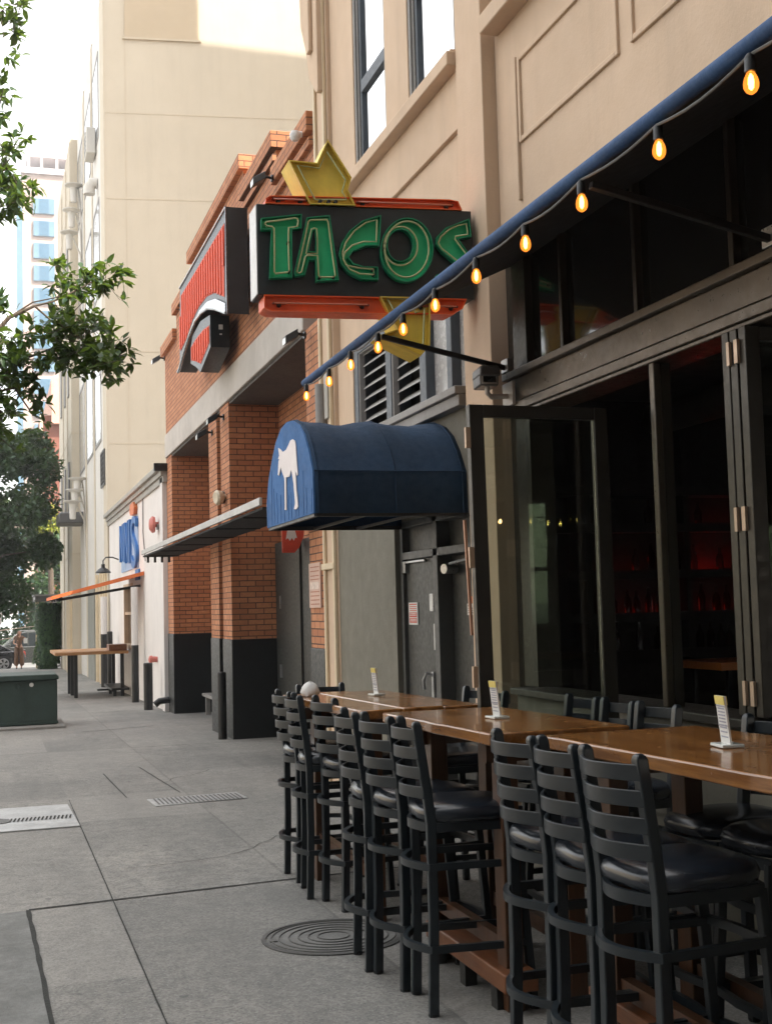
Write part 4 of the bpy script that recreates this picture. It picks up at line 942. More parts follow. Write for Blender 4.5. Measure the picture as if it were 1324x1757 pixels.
for z in (15.35,12.9,8.6,6.05): k = on_face(.02,9,z,z+.022,.0,.008); m.add(k.v,k.f)
for u in (.55,): k = on_face(u,u+.018,-.5,TZ-.1,.0,.006); m.add(k.v,k.f)
m.build('wall_seam', M['seam'], TB)
k = on_face(.56,2.62,17.55,19.3,.013,.05); k.build('inset_panel', M['cream_dark'], TB)
k = on_face(.50,2.68,17.49,17.548,.0,.06); k.build('panel_edge', M['seam'], TB)
# street side: cladding bays, grille and windows
m = MB(); m.box(2.925,2.939,35.4,45.9,-.8,19.2); m.build('street_cladding', M['palegrey'], TB)
m = MB()
for (a, b_) in ((34.25,35.4),(38.6,39.0),(42.2,42.7)): m.box(2.90,2.938,a,b_,-.9,19.3)
each(m, 'street_pier', M['cream'], TB)
for z0, z1 in ((6.4,9.4),(10.8,13.6),(15.4,18.0)):
    for (a, b_) in ((36.2,38.4),(39.3,42.0),(42.9,45.6)):
        f = rect_ring(a,b_,z0,z1,2.905,2.924,.10); wf = f.build('window', M['frame_grey'], TB)
        MB().box(2.914,2.920,a+.10,b_-.12,z0+.12,z1-.12).build('pane', M['palepane'], wf)
g = rect_ring(34.75,36.0,5.0,6.0,2.86,2.899,.06)
for i in range(1,7): g.box(2.87,2.899,34.8,35.95,5.0+i*.14,5.03+i*.14)
for i in range(1,6): g.box(2.865,2.897,34.75+i*.21,34.78+i*.21,5.05,5.95)
g.build('wall_grille', M['cam'], TB)
WG = MB(); WG.box(2.65,6.2,46.0,55,-1.2,19); WG.build('wing', M['cream'], TB)
m = MB()
for z in (3.6,8.0,12.4,16.6): m.box(2.64,2.649,46,55,z,z+.05); m.box(2.64,3.1,45.985,45.999,z,z+.05)
for y in (48.2,48.6,51.2,51.6): m.box(2.63,2.6485,y,y+.12,-.8,18.6)
m.build('wing_seam', M['seam'], TB)
m = MB()
for y in (47.2,49.6,52.4):
    for z in (5.2,9.6,13.8): m.box(2.60,2.6485,y,y+.6,z,z+1.9)
each(m, 'wing_window', M['frame_grey'], TB)
m = MB()
for y in (34.6,35.2,36.4,37.8): m.box(2.84,2.92,y,y+.22,-.7,2.6)
for i in range(5): m.box(2.55,2.65,46.4+i*.5,46.6+i*.5,-.9,2.1)
each(m, 'entrance_pilaster', M['trimcream'], TB)
m = MB(); m.box(2.86,2.924,38.8,41.5,-.9,2.3); m.build('entrance_wall', mat('grey entrance', (.23,.235,.21), .7, rand=False), TB)
# lamps and fittings on the tall building
def funnel_rack(y, zs, label):
    t = thing('funnel_lamps', (2.9,y,zs[0]-.6), label, 'lamp', 'racks of funnel lamps on the tall building')
    for i, z in enumerate(zs):
        x = 2.62 - .09*i; MB().lathe((x,y-.2*i,z),[(.08,-.62),(.10,-.60),(.13,-.10),(.30,-.03),(.31,.0),(0,.01)],14).build('funnel', M['palegrey'], t)
        MB().tube([(x,y-.2*i,z-.25),(x+.16,y,z-.1),(2.86,y+.3,z-.6),(2.90,y+.4,z-1.8),(2.91,y+.4,z-2.6)],.028,7).build('pipe', M['palegrey'], t)
    return t
funnel_rack(43.2, (16.3,15.35,14.5), 'upper rack of pale funnel shaped lamps on curved pipes on the tall building')
funnel_rack(42.5, (6.0,5.6,5.2), 'lower rack of pale funnel shaped lamps on curved pipes on the tall building')
t = thing('vent_box', (2.9,37.4,15.6), 'pale square vent box high on the tall cream building', 'vent')
m = MB(); m.box(2.62,2.9,37.0,37.9,15.2,16.0); m.build('box', M['palegrey'], t, bevel=.03); 
m = MB()
for i in range(5): m.box(2.61,2.6195,37.1,37.8,15.3+i*.13,15.34+i*.13)
m.build('slats', M['cam'], t)
t = thing('vent_hood', (2.9,37.0,14.1), 'small grey vent hood below the square vent box', 'vent')
MB().tube([(2.9,36.8,14.2),(2.75,36.8,14.2),(2.68,36.8,14.05),(2.68,36.8,13.85)],.17,12).build('hood', M['palegrey'], t)
t = thing('side_canopy', (2.65,44,4.6), 'small dark canopy under the lower rack of funnel lamps', 'awning')
m = MB(); m.prism([(2.05,4.55),(2.92,4.55),(2.92,4.95),(2.05,4.92)], lambda u,v,d: (u,44.6+d,v), -1.2, .6); m.build('canopy', M['cam'], t, bevel=.05)

# unseen block added behind the brick shop, shaped to shade the cream end wall
OT = thing('shade_block', (12,27,-.4), 'unseen block added behind the brick shop to shade the cream wall', 'building')
m = MB(); m.box(8.9,11.36,24,28,-.5,48); m.prism([(11.361,24),(17.5,24),(17.5,26.9),(11.361,28)], lambda u,v,d: (u,v,d), -.5, 27.6); m.build('wall', M['cream'], OT)

# ------------------------------------------------------------------ far buildings
H = thing('high_rise', (6,170,-2.5), 'distant pale pink high rise with a column of blue windows', 'building')
MB().box(3.6,26,170,190,-4,61).build('wall', M['tower'], H)
MB().box(2.8,3.599,169.5,190,-4,58).build('glass_edge', M['glassblue'], H)
m = MB(); m.box(3.4,26,169.6,190.2,61,61.8); m.box(4.2,26,170.2,189,63.5,64.3); m.build('roof_edge', mat('roof grey', (.55,.50,.50), .7, rand=False), H)
m = MB(); 
for x in (4.3,6,8,10): m.box(x,x+.3,170.3,170.6,61.8,63.5)
each(m, 'roof_post', M['white'], H)
for i in range(15):
    z = 57.6 - i*3.08
    f = rect_ring(0,1,0,1,0,1,.1); fr = MB()
    fr.box(5.0,7.75,169.7,169.999,z-2.1,z); wf = fr.build('window', M['glassblue'], H)
    g = MB(); g.box(5.75,7.0,169.66,169.699,z-2.0,z-.1); g.build('pane', mat('deep blue pane', (.045,.12,.19), .1, var=.1, coat=.3, rand=False) if i == 0 else bpy.data.materials['deep blue pane'], wf)
RBd = thing('red_building', (4,85,-1.3), 'red brick building at the corner beyond the cream wing', 'building')
MB().box(2.85,12,84,98,-2,14.6).build('wall', M['redbrick'], RBd); MB().box(3.55,12,83.5,98,14.0,17).build('upper_wall', mat('pink render', (.60,.36,.27), .8, rand=False), RBd)
m = MB()
for z in (5.8,10.4): m.box(2.83,12,83.9,83.999,z,z+.12)
m.box(2.80,3.0,83.88,83.998,-1.5,14.6); each(m, 'string_course', M['seam'], RBd)

OC = thing('sky_blocker', (0,-12,0), 'unseen grey block added behind the camera to cut the skylight', 'building')
MB().box(-34,8.5,-32,-11,-.5,38).build('wall', mat('sky blocker grey', (.12,.125,.13), .8, var=.1, vs=.3, rand=False), OC)  # dark block added out of view to hold back skylight from behind
# opposite side of the street: seen only in reflections
OB = thing('shop_row', (-14,10,0), 'pale shop row on the other side of the street, out of frame', 'building')
MB().box(-24,-14,-40,54,-.9,7.5).build('wall', M['cream'], OB)
for i in range(12):
    f = MB().box(-14.06,-14.001,-38+i*7.4,-33+i*7.4,.6,3.2).build('window', M['glassdark'], OB)
    MB().box(-14.06,-14.001,-37+i*7.4,-34+i*7.4,4.4,6.4).build('window', M['glasswin'], OB)

# ------------------------------------------------------------------ utility box
t = thing('utility_box', (.2,20.7,gz(20.7)), 'dark green transformer cabinet on a concrete pad', 'cabinet')
z0 = gz(20.2)
MB().add([(x,y,z) for z in (z0-.2,z0+.045) for x,y in ((-.7,19.95),(1.03,19.95),(1.03,21.5),(-.7,21.5))], [(3,2,1,0),(4,5,6,7),(0,1,5,4),(1,2,6,5),(2,3,7,6),(3,0,4,7)]).build('pad', M['pad'], t, bevel=.015)
MB().box(-.55,.92,20.25,21.35,z0+.046,.44).build('body', M['boxgreen'], t, bevel=.02)
m = MB(); m.prism([(-.57,.441),(.94,.441),(.94,.49),(.90,.525),(-.53,.525),(-.57,.49)], lambda u,v,d: (u,20.20+d,v), 0, 1.2); m.build('lid', M['boxgreen'], t, bevel=.012)
m = MB(); m.box(.40,.412,20.235,20.249,z0+.06,.43); m.box(-.56,.93,20.235,20.249,z0+.06,z0+.10); each(m, 'door_edge', M['boxgreen'], t)
MB().lathe((.53,20.249,.37),[(0,0),(.035,0),(.03,.012),(0,.014)],14,(0,-1,0)).build('badge', M['paper'], t)
MB().lathe((.32,20.249,.35),[(0,0),(.03,0),(.025,.02),(0,.022)],12,(0,-1,0)).build('lock', M['boxgreen'], t)

# ------------------------------------------------------------------ bar tables
def table(name, x0, x1, y0, y1, label, boards=1, legs=None, seed=0):
    yc = (y0+y1)/2; zt = gz(yc)+1.045; t = thing(name, ((x0+x1)/2, yc, gz(yc)), label, 'table', 'bar tables on the pavement')
    m = MB(); r = random.Random(seed); wb = (x1-x0)/boards
    for b_ in range(boards):
        a, c = x0+b_*wb+(.003 if b_ else 0), x0+(b_+1)*wb; n = 14; L = []
        for k in range(n+1):
            y = y0+(y1-y0)*k/n; L.append((a+(r.uniform(-.006,.006) if b_ == 0 else 0), y))
        pts = L + [(c, y1), (c, y0)]; 
        tilt = .0035*(b_%2)
        m.prism(pts, lambda u,v,d: (u, v, d+gz(v)-gz(yc)*1+0), zt-.045+tilt, zt+tilt)
    m.build('tabletop', M['wood'], t, bevel=.006)
    for (x, y) in legs:
        MB().box(x-.035,x+.035,y-.045,y+.045,gz(y),zt-.05+gz(y)-gz(yc)).build('leg', M['leg'], t, bevel=.004)
    ys = [y for _, y in legs]; xs = [x for x, _ in legs]
    MB().box(min(xs)-.02,min(xs)+.02,min(ys),max(ys),gz(yc)+.20,gz(yc)+.26).build('stretcher', M['leg'], t); MB().box(max(xs)-.02,max(xs)+.02,min(ys),max(ys),gz(yc)+.20,gz(yc)+.26).build('stretcher', M['leg'], t)
    m = MB(); m.box(min(xs)-.08,max(xs)+.08,min(ys)-.02,min(ys)+.02,zt-.13+gz(min(ys))-gz(yc),zt-.052+gz(min(ys))-gz(yc)); m.box(min(xs)-.08,max(xs)+.08,max(ys)-.02,max(ys)+.02,zt-.13+gz(max(ys))-gz(yc),zt-.052+gz(max(ys))-gz(yc)); each(m, 'apron', M['leg'], t)
    return t, zt
t1, z1 = table('bar_table', 1.64, 2.26, 5.66, 7.35, 'far bar table of three varnished boards', 3, [(1.78,5.95),(2.12,5.95),(1.78,7.05),(2.12,7.05)], 3)
t2, z2 = table('bar_table', 1.685, 2.25, 4.18, 5.47, 'middle bar table with a rough live edge', 1, [(1.84,5.20),(2.10,5.22),(1.84,4.42),(2.10,4.42)], 5)
t3, z3 = table('bar_table', 1.815, 2.43, 1.55, 4.02, 'near bar table at the right edge of the photo', 1, [(1.96,3.78),(2.27,3.83),(1.96,1.9),(2.27,1.9)], 8)
MB().box(1.765,1.90,4.30,5.18,gz(4.8)+.095,gz(4.8)+.165).build('footrest', M['woodx'], t2, bevel=.006)
m = MB()
for y in (4.42,4.75,5.1): m.box(1.78,1.83,y,y+.06,gz(y),gz(4.8)+.094)
each(m, 'footrest_foot', M['black'], t2)
MB().box(1.90,2.02,1.8,3.9,gz(3)+.14,gz(3)+.20).build('footrest', M['woodx'], t3, bevel=.006)

# ------------------------------------------------------------------ bar stools
def bow(x, yh, z, d, n=8): return [(x - d*math.sin(math.pi*k/n), -yh + 2*yh*k/n, z) for k in range(n+1)]
def make_stool():
    t = thing('bar_stool', (0,0,0), 'stool', 'stool', 'black ladder back bar stools')
    PX, YH = -.165, .142
    for s in (-1, 1):
        m = MB(); prof = [(-.172,0),(-.162,.35),(-.162,.70),(-.172,.80),(-.192,.95),(-.2065,1.066),(-.2075,1.077),(-.208,1.083)]
        vs = []
        for x, z in prof:
            kk = .80 if z == 1.077 else .42 if z == 1.083 else 1
            for dx, dy in ((-.018,-.017),(.018,-.017),(.018,.017),(-.018,.017)): vs.append((x+dx*kk, s*YH+dy*kk, z))
        fs = [(0,3,2,1), tuple(len(vs)-4+k for k in range(4))]
        for i in range(len(prof)-1):
            for k in range(4): fs.append((4*i+k, 4*i+(k+1)%4, 4*i+4+(k+1)%4, 4*i+4+k))
        m.add(vs, fs)
        m.build('back_post', M['metal'], t, bevel=.004)
    for s in (-1, 1):
        m = MB(); m.bar((.215,s*(YH+.01),0),(.165,s*YH,.69),.028,.030,(1,0,0)); m.build('front_leg', M['metal'], t, bevel=.003)
    for s_ in ((-.172,-1),(-.172,1),(.215,-1),(.215,1)):
        MB().lathe((s_[0],s_[1]*(YH+(.01 if s_[0]>0 else 0)),0),[(.02,0),(.02,.012),(.0,.0125)],10).build('foot_cap', M['rubber'], t)
    for i, z in enumerate((1.033,.963,.890,.818)):
        x = -.207 + (1.07-z)*.12; m = MB(); m.ribbon(bow(x-.010, YH+.014, z, .055, 14), .011, .044); m.build('back_slat', M['metal'], t, bevel=.002, sharp=50)
    for z, fr in ((.545,.177),(.245,.20)):
        m = MB(); xb = -.168
        path = bow(xb-.008, YH+.016, z, .062, 14)                  # from -y to +y, bowing backwards
        path += [(fr*.5, YH+.014, z), (fr, YH+.012, z), (fr+.012, 0, z), (fr, -YH-.012, z), (fr*.5, -YH-.014, z)]
        m.ribbon(path, .020, .026, closed=True); m.build('foot_ring', M['metal'], t, sharp=50)
    m = MB(); path = bow(-.155, YH+.005, .688, .055, 14) + [(.1,YH+.02,.688),(.165,YH+.008,.688),(.19,.07,.688),(.195,0,.688),(.19,-.07,.688),(.165,-YH-.008,.688),(.1,-YH-.02,.688)]
    m.ribbon(path, .016, .034, closed=True); m.build('seat_frame', M['metal'], t, sharp=50)
    m = MB(); N = 32; rows = [(.0,.706,.93),(.0,.712,1.0),(.0,.735,1.03),(.0,.757,.98),(.0,.770,.86),(.0,.776,.6),(.0,.778,.25)]
    for _, z, k in rows:
        for i in range(N):
            a = 2*math.pi*i/N; c, s = math.cos(a), math.sin(a); e = .62
            x = math.copysign(abs(c)**e, c)*.198*k + .0; y = math.copysign(abs(s)**e, s)*.178*k; m.v.append((x+.0, y, z))
    for j in range(len(rows)-1):
        for i in range(N): m.f.append((j*N+i, j*N+(i+1)%N, (j+1)*N+(i+1)%N, (j+1)*N+i))
    m.f += [tuple(reversed(range(N))), tuple((len(rows)-1)*N+i for i in range(N))]
    m.build('seat', M['vinyl'], t, sharp=80)
    return t
ST = make_stool()
spots = [   # back-post x, y, turn, label
 (1.665,3.16,4,'nearest street side stool at the near table, its blue glinting seat fully in view'),
 (1.66,3.495,-5,'street side stool second from the right at the near table'),
 (1.655,3.82,1,'street side stool at the far end of the near table, overlapping the middle table edge'),
 (1.545,4.59,-6,'street side stool nearest the camera at the middle table, its seat visible to the right'),
 (1.52,4.93,5,'street side stool in the middle of the trio at the middle table'),
 (1.497,5.257,-6,'street side stool at the far end of the middle table, standing over the manhole'),
 (1.665,6.34,6,'street side stool nearest the camera at the far table'),
 (1.605,6.71,-7,'street side stool in the middle of the trio at the far table'),
 (1.63,7.15,1,'leftmost and farthest street side stool, at the end of the far table'),
 (2.645,5.42,181,'wall side stool behind the middle table, leftmost of three backs'),
 (2.64,5.05,178,'wall side stool behind the middle table, middle of three backs'),
 (2.64,4.70,183,'wall side stool behind the middle table, nearest of three backs'),
 (2.53,6.52,180,'wall side stool behind the far table, left back of the pair by the doors'),
 (2.53,6.22,177,'wall side stool behind the far table, right back of the pair by the doors'),
 (2.585,3.80,184,'wall side stool tucked at the near table, left of two black seats'),
 (2.58,3.42,177,'wall side stool tucked at the near table, right of two black seats'),
 (1.97,7.70,-90,'stool at the far end of the far table, only its wide top rail showing'),
]
for i, (x, y, rz, lab) in enumerate(spots):
    o = ST if i == 0 else copy_tree(ST)
    a = RAD(rz); o.rotation_euler = (0, math.atan(GS)*0, a)
    ox = x + .18*math.cos(a); oy = y + .18*math.sin(a)
    o.location = (ox, oy, gz(oy)); o['label'] = lab

# ------------------------------------------------------------------ things on the tables
def menu(x, y, z, label, rot, h=.155):
    t = thing('menu_stand', (x,y,z), label, 'menu', 'acrylic menu stands on the tables'); a = RAD(rot)
    def F(u, v, w): return (x+u*math.cos(a)-v*math.sin(a), y+u*math.sin(a)+v*math.cos(a), z+w)
    def bx(m, u0,u1,v0,v1,w0,w1,lean=0): 
        vs = [F(u+lean*(w), v, w) for w in (w0,w1) for (u,v) in ((u0,v0),(u1,v0),(u1,v1),(u0,v1))]; m.add(vs, [(0,3,2,1),(4,5,6,7),(0,1,5,4),(1,2,6,5),(2,3,7,6),(3,0,4,7)])
    m = MB(); bx(m,-.035,.035,-.045,.045,.002,.012); m.build('base', M['acrylic'], t, bevel=.002)
    m = MB(); bx(m,-.003,.003,-.032,.032,.012,h,-.10); m.build('card', M['paper'], t)
    m = MB(); bx(m,-.0055,-.0035,-.032,.032,h-.026,h,-.10); bx(m,.0035,.0055,-.032,.032,h-.026,h,-.10); m.build('yellow_header', M['cardyellow'], t)
    m = MB()
    for w in (.03,.045,.058,.075,.085,.095,.105,.115): bx(m,-.0048,-.0036,-.024,.022,w,w+.004,-.10)
    bx(m,-.0048,-.0036,-.03,.03,.122,.126,-.10); bx(m,-.0048,-.0036,-.03,.03,.064,.069,-.10)
    m.build('print', M['cardprint'], t)
menu(2.04,6.72,z1+.004+gz(6.72)-gz(6.5),'acrylic menu stand on the far table',6)
menu(1.975,4.80,z2+gz(4.8)-gz(4.82),'acrylic menu stand on the middle table',4)
menu(2.11,3.315,z3+gz(3.3)-gz(2.78),'acrylic menu stand with a yellow top on the near table',-8)
t = thing('napkin_bundle', (1.73,7.02,z1-.004), 'crumpled white napkin bundle on the far table', 'napkin')
m = MB(); m.lathe((1.73,7.02,z1-.006),[(.02,.0),(.048,.004),(.054,.024),(.046,.052),(.030,.070),(.010,.082),(.002,.086)],18)
m.v = [(x+rng.uniform(-.005,.005), y+rng.uniform(-.005,.005), z+rng.uniform(-.003,.003)) for x,y,z in m.v]; m.build('cloth', M['paper'], t, sharp=80)

# ------------------------------------------------------------------ foliage
def leaf(m, p, d, n, L, W):
    """one pointed leaf folded along its midrib"""
    d = d.normalized(); s = d.cross(n).normalized(); n = s.cross(d)
    b0 = p; a = p + d*L*.35 + s*W*.5 + n*W*.12; a2 = p + d*L*.35 - s*W*.5 + n*W*.12; c = p + d*L*.72 + s*W*.36 - n*L*.02 + n*W*.08; c2 = p + d*L*.72 - s*W*.36 - n*L*.02 + n*W*.08
    k = p + d*L*.35; k2 = p + d*L*.72 - n*L*.03; tp = p + d*L - n*L*.10
    o = len(m.v); m.v += [tuple(v) for v in (b0,a,k,a2,c,k2,c2,tp)]
    m.f += [(o,o+2,o+1),(o,o+3,o+2),(o+1,o+2,o+5,o+4),(o+2,o+3,o+6,o+5),(o+4,o+5,o+7),(o+5,o+6,o+7)]
def rv(r): return Vector((r.gauss(0,1), r.gauss(0,1), r.gauss(0,1))).normalized()
r = random.Random(5)
kf = 1.12
def up(p): return Vector((p[0]*kf, p[1]*kf, 1.45+(p[2]-1.45)*kf))
TR = thing('street_tree', (-1.5,14,gz(14)), 'leafy street tree whose branches hang in from the left edge', 'tree')
clusters = [(.05,12.5,7.55,.34,60),(.22,12.5,7.42,.2,26),(-.1,12.5,7.3,.25,30),(.05,12.5,6.7,.17,10),(.18,12.5,6.62,.12,6),(.0,12.5,6.3,.22,26),(.12,12.5,6.05,.25,40),(.02,12.4,5.75,.28,60),(.2,12.4,5.68,.2,36),(.1,12.5,5.45,.22,40),(.22,12.5,5.5,.12,14),
  (.88,12.8,4.88,.16,30),(1.08,12.7,4.82,.18,36),(1.2,12.7,4.95,.12,14),(.72,12.6,4.72,.18,26),(.6,12.7,4.96,.08,7),
  (.72,12.5,4.42,.24,60),(.92,12.5,4.30,.22,50),(.55,12.4,4.22,.2,44),(.8,12.3,4.1,.28,80),(1.02,12.4,3.98,.22,60),(1.15,12.4,4.05,.12,18),(.95,12.2,3.86,.2,46),(.62,12.3,3.95,.2,50),
  (.02,12.3,4.45,.16,20),(.1,12.3,4.12,.26,60),(.22,12.4,3.92,.25,60),(.02,12.3,3.72,.3,80),(.3,12.4,3.72,.16,28),(.42,12.4,3.6,.12,14),(.1,12.4,3.42,.25,50),(.36,12.4,3.38,.08,7),(.0,12.4,3.2,.2,30)]
m = MB(); tw = MB()
for (x,y,z,rad,nn) in clusters:
    c = up((x,y,z)); rad *= kf
    nt_ = max(3, int(nn/2.5))
    for q in range(nt_):
        a = c + Vector((r.gauss(0,.5)*rad, r.gauss(0,.55)*rad*1.3, r.gauss(0,.5)*rad)); g = (rv(r) + Vector((.25,0,.2))).normalized()
        tw.tube([c.lerp(a,.2), a - g*.03], .004, 5, r2=.0025)
        for k in range(r.randint(5,9)):
            d = (g*.7 + rv(r)).normalized(); L = r.uniform(.10,.165)
            leaf(m, a + g*r.uniform(-.05,.05), d, (rv(r)*.6+Vector((0,0,1))).normalized(), L, L*r.uniform(.34,.46))
m.build('crown', M['leaf'], TR, sharp=180)
tk = MB(); tk.tube([(-1.5,14,gz(14)),(-1.48,14.02,1.5),(-1.55,14,3.0),(-1.5,14,4.2),(-1.3,14,6.4),(-1.1,14,8.2)], .13, 12, r2=.05); tk.build('trunk', M['bark'], TR)
lb = MB()
for pts, r0, r1 in (([(-1.5,14,3.2),(-.9,14,3.7),(-.3,14,4.15),(.15,14,4.72),(.42,14,4.86)],.05,.016),([(.15,14,4.72),(.4,14,4.9),(.7,14,4.98)],.012,.006),([(.42,14,4.86),(.6,14,4.7),(.9,13.9,4.5)],.013,.007),([(.42,14,4.86),(.62,14,4.92),(.95,14.2,5.15),(1.2,14.2,5.3)],.012,.006),
                    ([(-.3,14,4.15),(.2,13.9,4.2),(.6,13.8,4.35),(1.1,13.7,4.35)],.02,.007),([(-1.4,14,5.2),(-.8,14,5.8),(-.2,14,6.2),(.15,14,6.4)],.035,.01),([(-1.3,14,6.8),(-.6,14,7.6),(.1,14,8.2)],.03,.01),([(-.9,14,3.7),(-.3,13.9,3.8),(.2,13.8,3.9),(.4,13.8,3.6)],.025,.007),([(-.2,14,6.2),(0,14,6.9),(.1,14,7.3)],.012,.006)):
    lb.tube(pts, r0, 7, r2=r1)
lb.build('branch', M['bark'], TR); tw.build('twig', M['bark'], TR)

def big_tree(name, loc, crown, n, label, mat_, seed, leafsize=.26):
    r = random.Random(seed); t = thing(name, loc, label, 'tree'); m = MB(); blobs = []
    (cx,cy,cz,rx,ry,rz) = crown
    for k in range(46):
        d = rv(r); s = r.uniform(.55,1.0); blobs.append((Vector((cx+d.x*rx*s, cy+d.y*ry*s, cz+d.z*rz*s)), r.uniform(.55,1.15)*min(rx,rz)*.33))
    for k in range(n):
        c, br = blobs[r.randrange(len(blobs))]; p = c + rv(r)*br*r.random()**.35
        d = rv(r); d.z -= .3; leaf(m, p, d, (rv(r)*.8+Vector((0,0,1))).normalized(), leafsize*r.uniform(.6,1.2), leafsize*.5)
    m.build('crown', mat_, t, sharp=180)
    x,y,z = loc; MB().tube([(x,y,z),(x+.05,y,z+1.5),(x-.05,y,cz),(x,y,cz+rz*.6)], .2, 10, r2=.06).build('trunk', M['bark'], t)
    lb = MB()
    for c, br in blobs[:18]: lb.tube([(x,y,max(z+1.6,c.z-1.5)), tuple(Vector((x,y,c.z-.4)).lerp(c,.5)), tuple(c)], .05, 6, r2=.015)
    lb.build('limb', M['bark'], t)
big_tree('dense_tree', (-1.2,47.5,gz(47)), (-.75,47.5,5.3,2.9,2.6,4.9), 28000, 'dense dark green tree filling the left edge above the cars', M['leafdark'], 21)
big_tree('dense_tree', (-2.5,66,gz(76)), (1.3,79,4.2,3.3,2.5,5.0), 12000, 'dark tree beyond the cross street behind the parked vehicle', M['leafdark'], 22, .4)
bpy.data.objects['dense_tree.001'].location = (-2.5,66,gz(76))
big_tree('yellow_tree', (2.55,62,gz(62)), (2.45,62,6.0,.55,.6,.9), 500, 'small yellow green sapling beside the cream wing', leaf_mat('yellow leaf', (.22,.24,.03), (.38,.36,.06), .4), 23, .2)
big_tree('dense_tree', (-1.9,-1.5,gz(-1)), (-2.9,-1.2,6.2,2.2,3.2,2.2), 9000, 'unseen street tree added on the left to shade the near pavement', M['leafdark'], 31, .22)  # crown added outside the view to darken the near pavement
# ivy clad column under the corner canopy
IV = thing('ivy_column', (2.12,54.4,gz(54.4)), 'tall column of green ivy under the dark corner canopy', 'hedge')
m = MB(); r = random.Random(8)
for k in range(5200):
    a = r.uniform(0,2*math.pi); z = r.uniform(gz(54.4)+.05,1.95); rr = (.50+.05*math.sin(3*a+z*2)+.06*math.sin(z*4+a)-(.14 if z < -.55 else 0))*r.uniform(.82,1.08)
    p = Vector((2.12+rr*math.cos(a), 54.4+rr*math.sin(a), z)); d = Vector((math.cos(a)*.4,math.sin(a)*.4,-.8))+rv(r)*.5
    leaf(m, p, d, Vector((math.cos(a),math.sin(a),.3))+rv(r)*.3, r.uniform(.07,.14), .07)
m.build('foliage', M['ivy'], IV, sharp=180); MB().tube([(2.12,54.4,gz(54.4)),(2.12,54.4,1.95)],.36,16).build('stem', mat('ivy core', (.012,.03,.010), .9), IV)
CC = thing('corner_canopy', (2.4,54.5,2.2), 'dark flat canopy roof above the ivy column', 'canopy')
MB().box(1.55,2.64,53.2,56.2,2.02,2.24).build('roof', M['cam'], CC, bevel=.02); MB().box(1.50,2.64,53.15,56.25,2.241,2.30).build('edge', M['frame_grey'], CC)
MB().bar((1.72,55.9,2.02),(1.72,55.9,gz(56)),.14,.14).build('post', M['trimcream'], CC)
single('sign_post', MB().tube([(.12,56,gz(56)),(.12,56,1.7)],.03,8).box(.0,.24,55.95,55.97,1.1,1.75), M['white'], 'small white street sign at the left edge before the cars', 'sign', (.12,56,gz(56)))

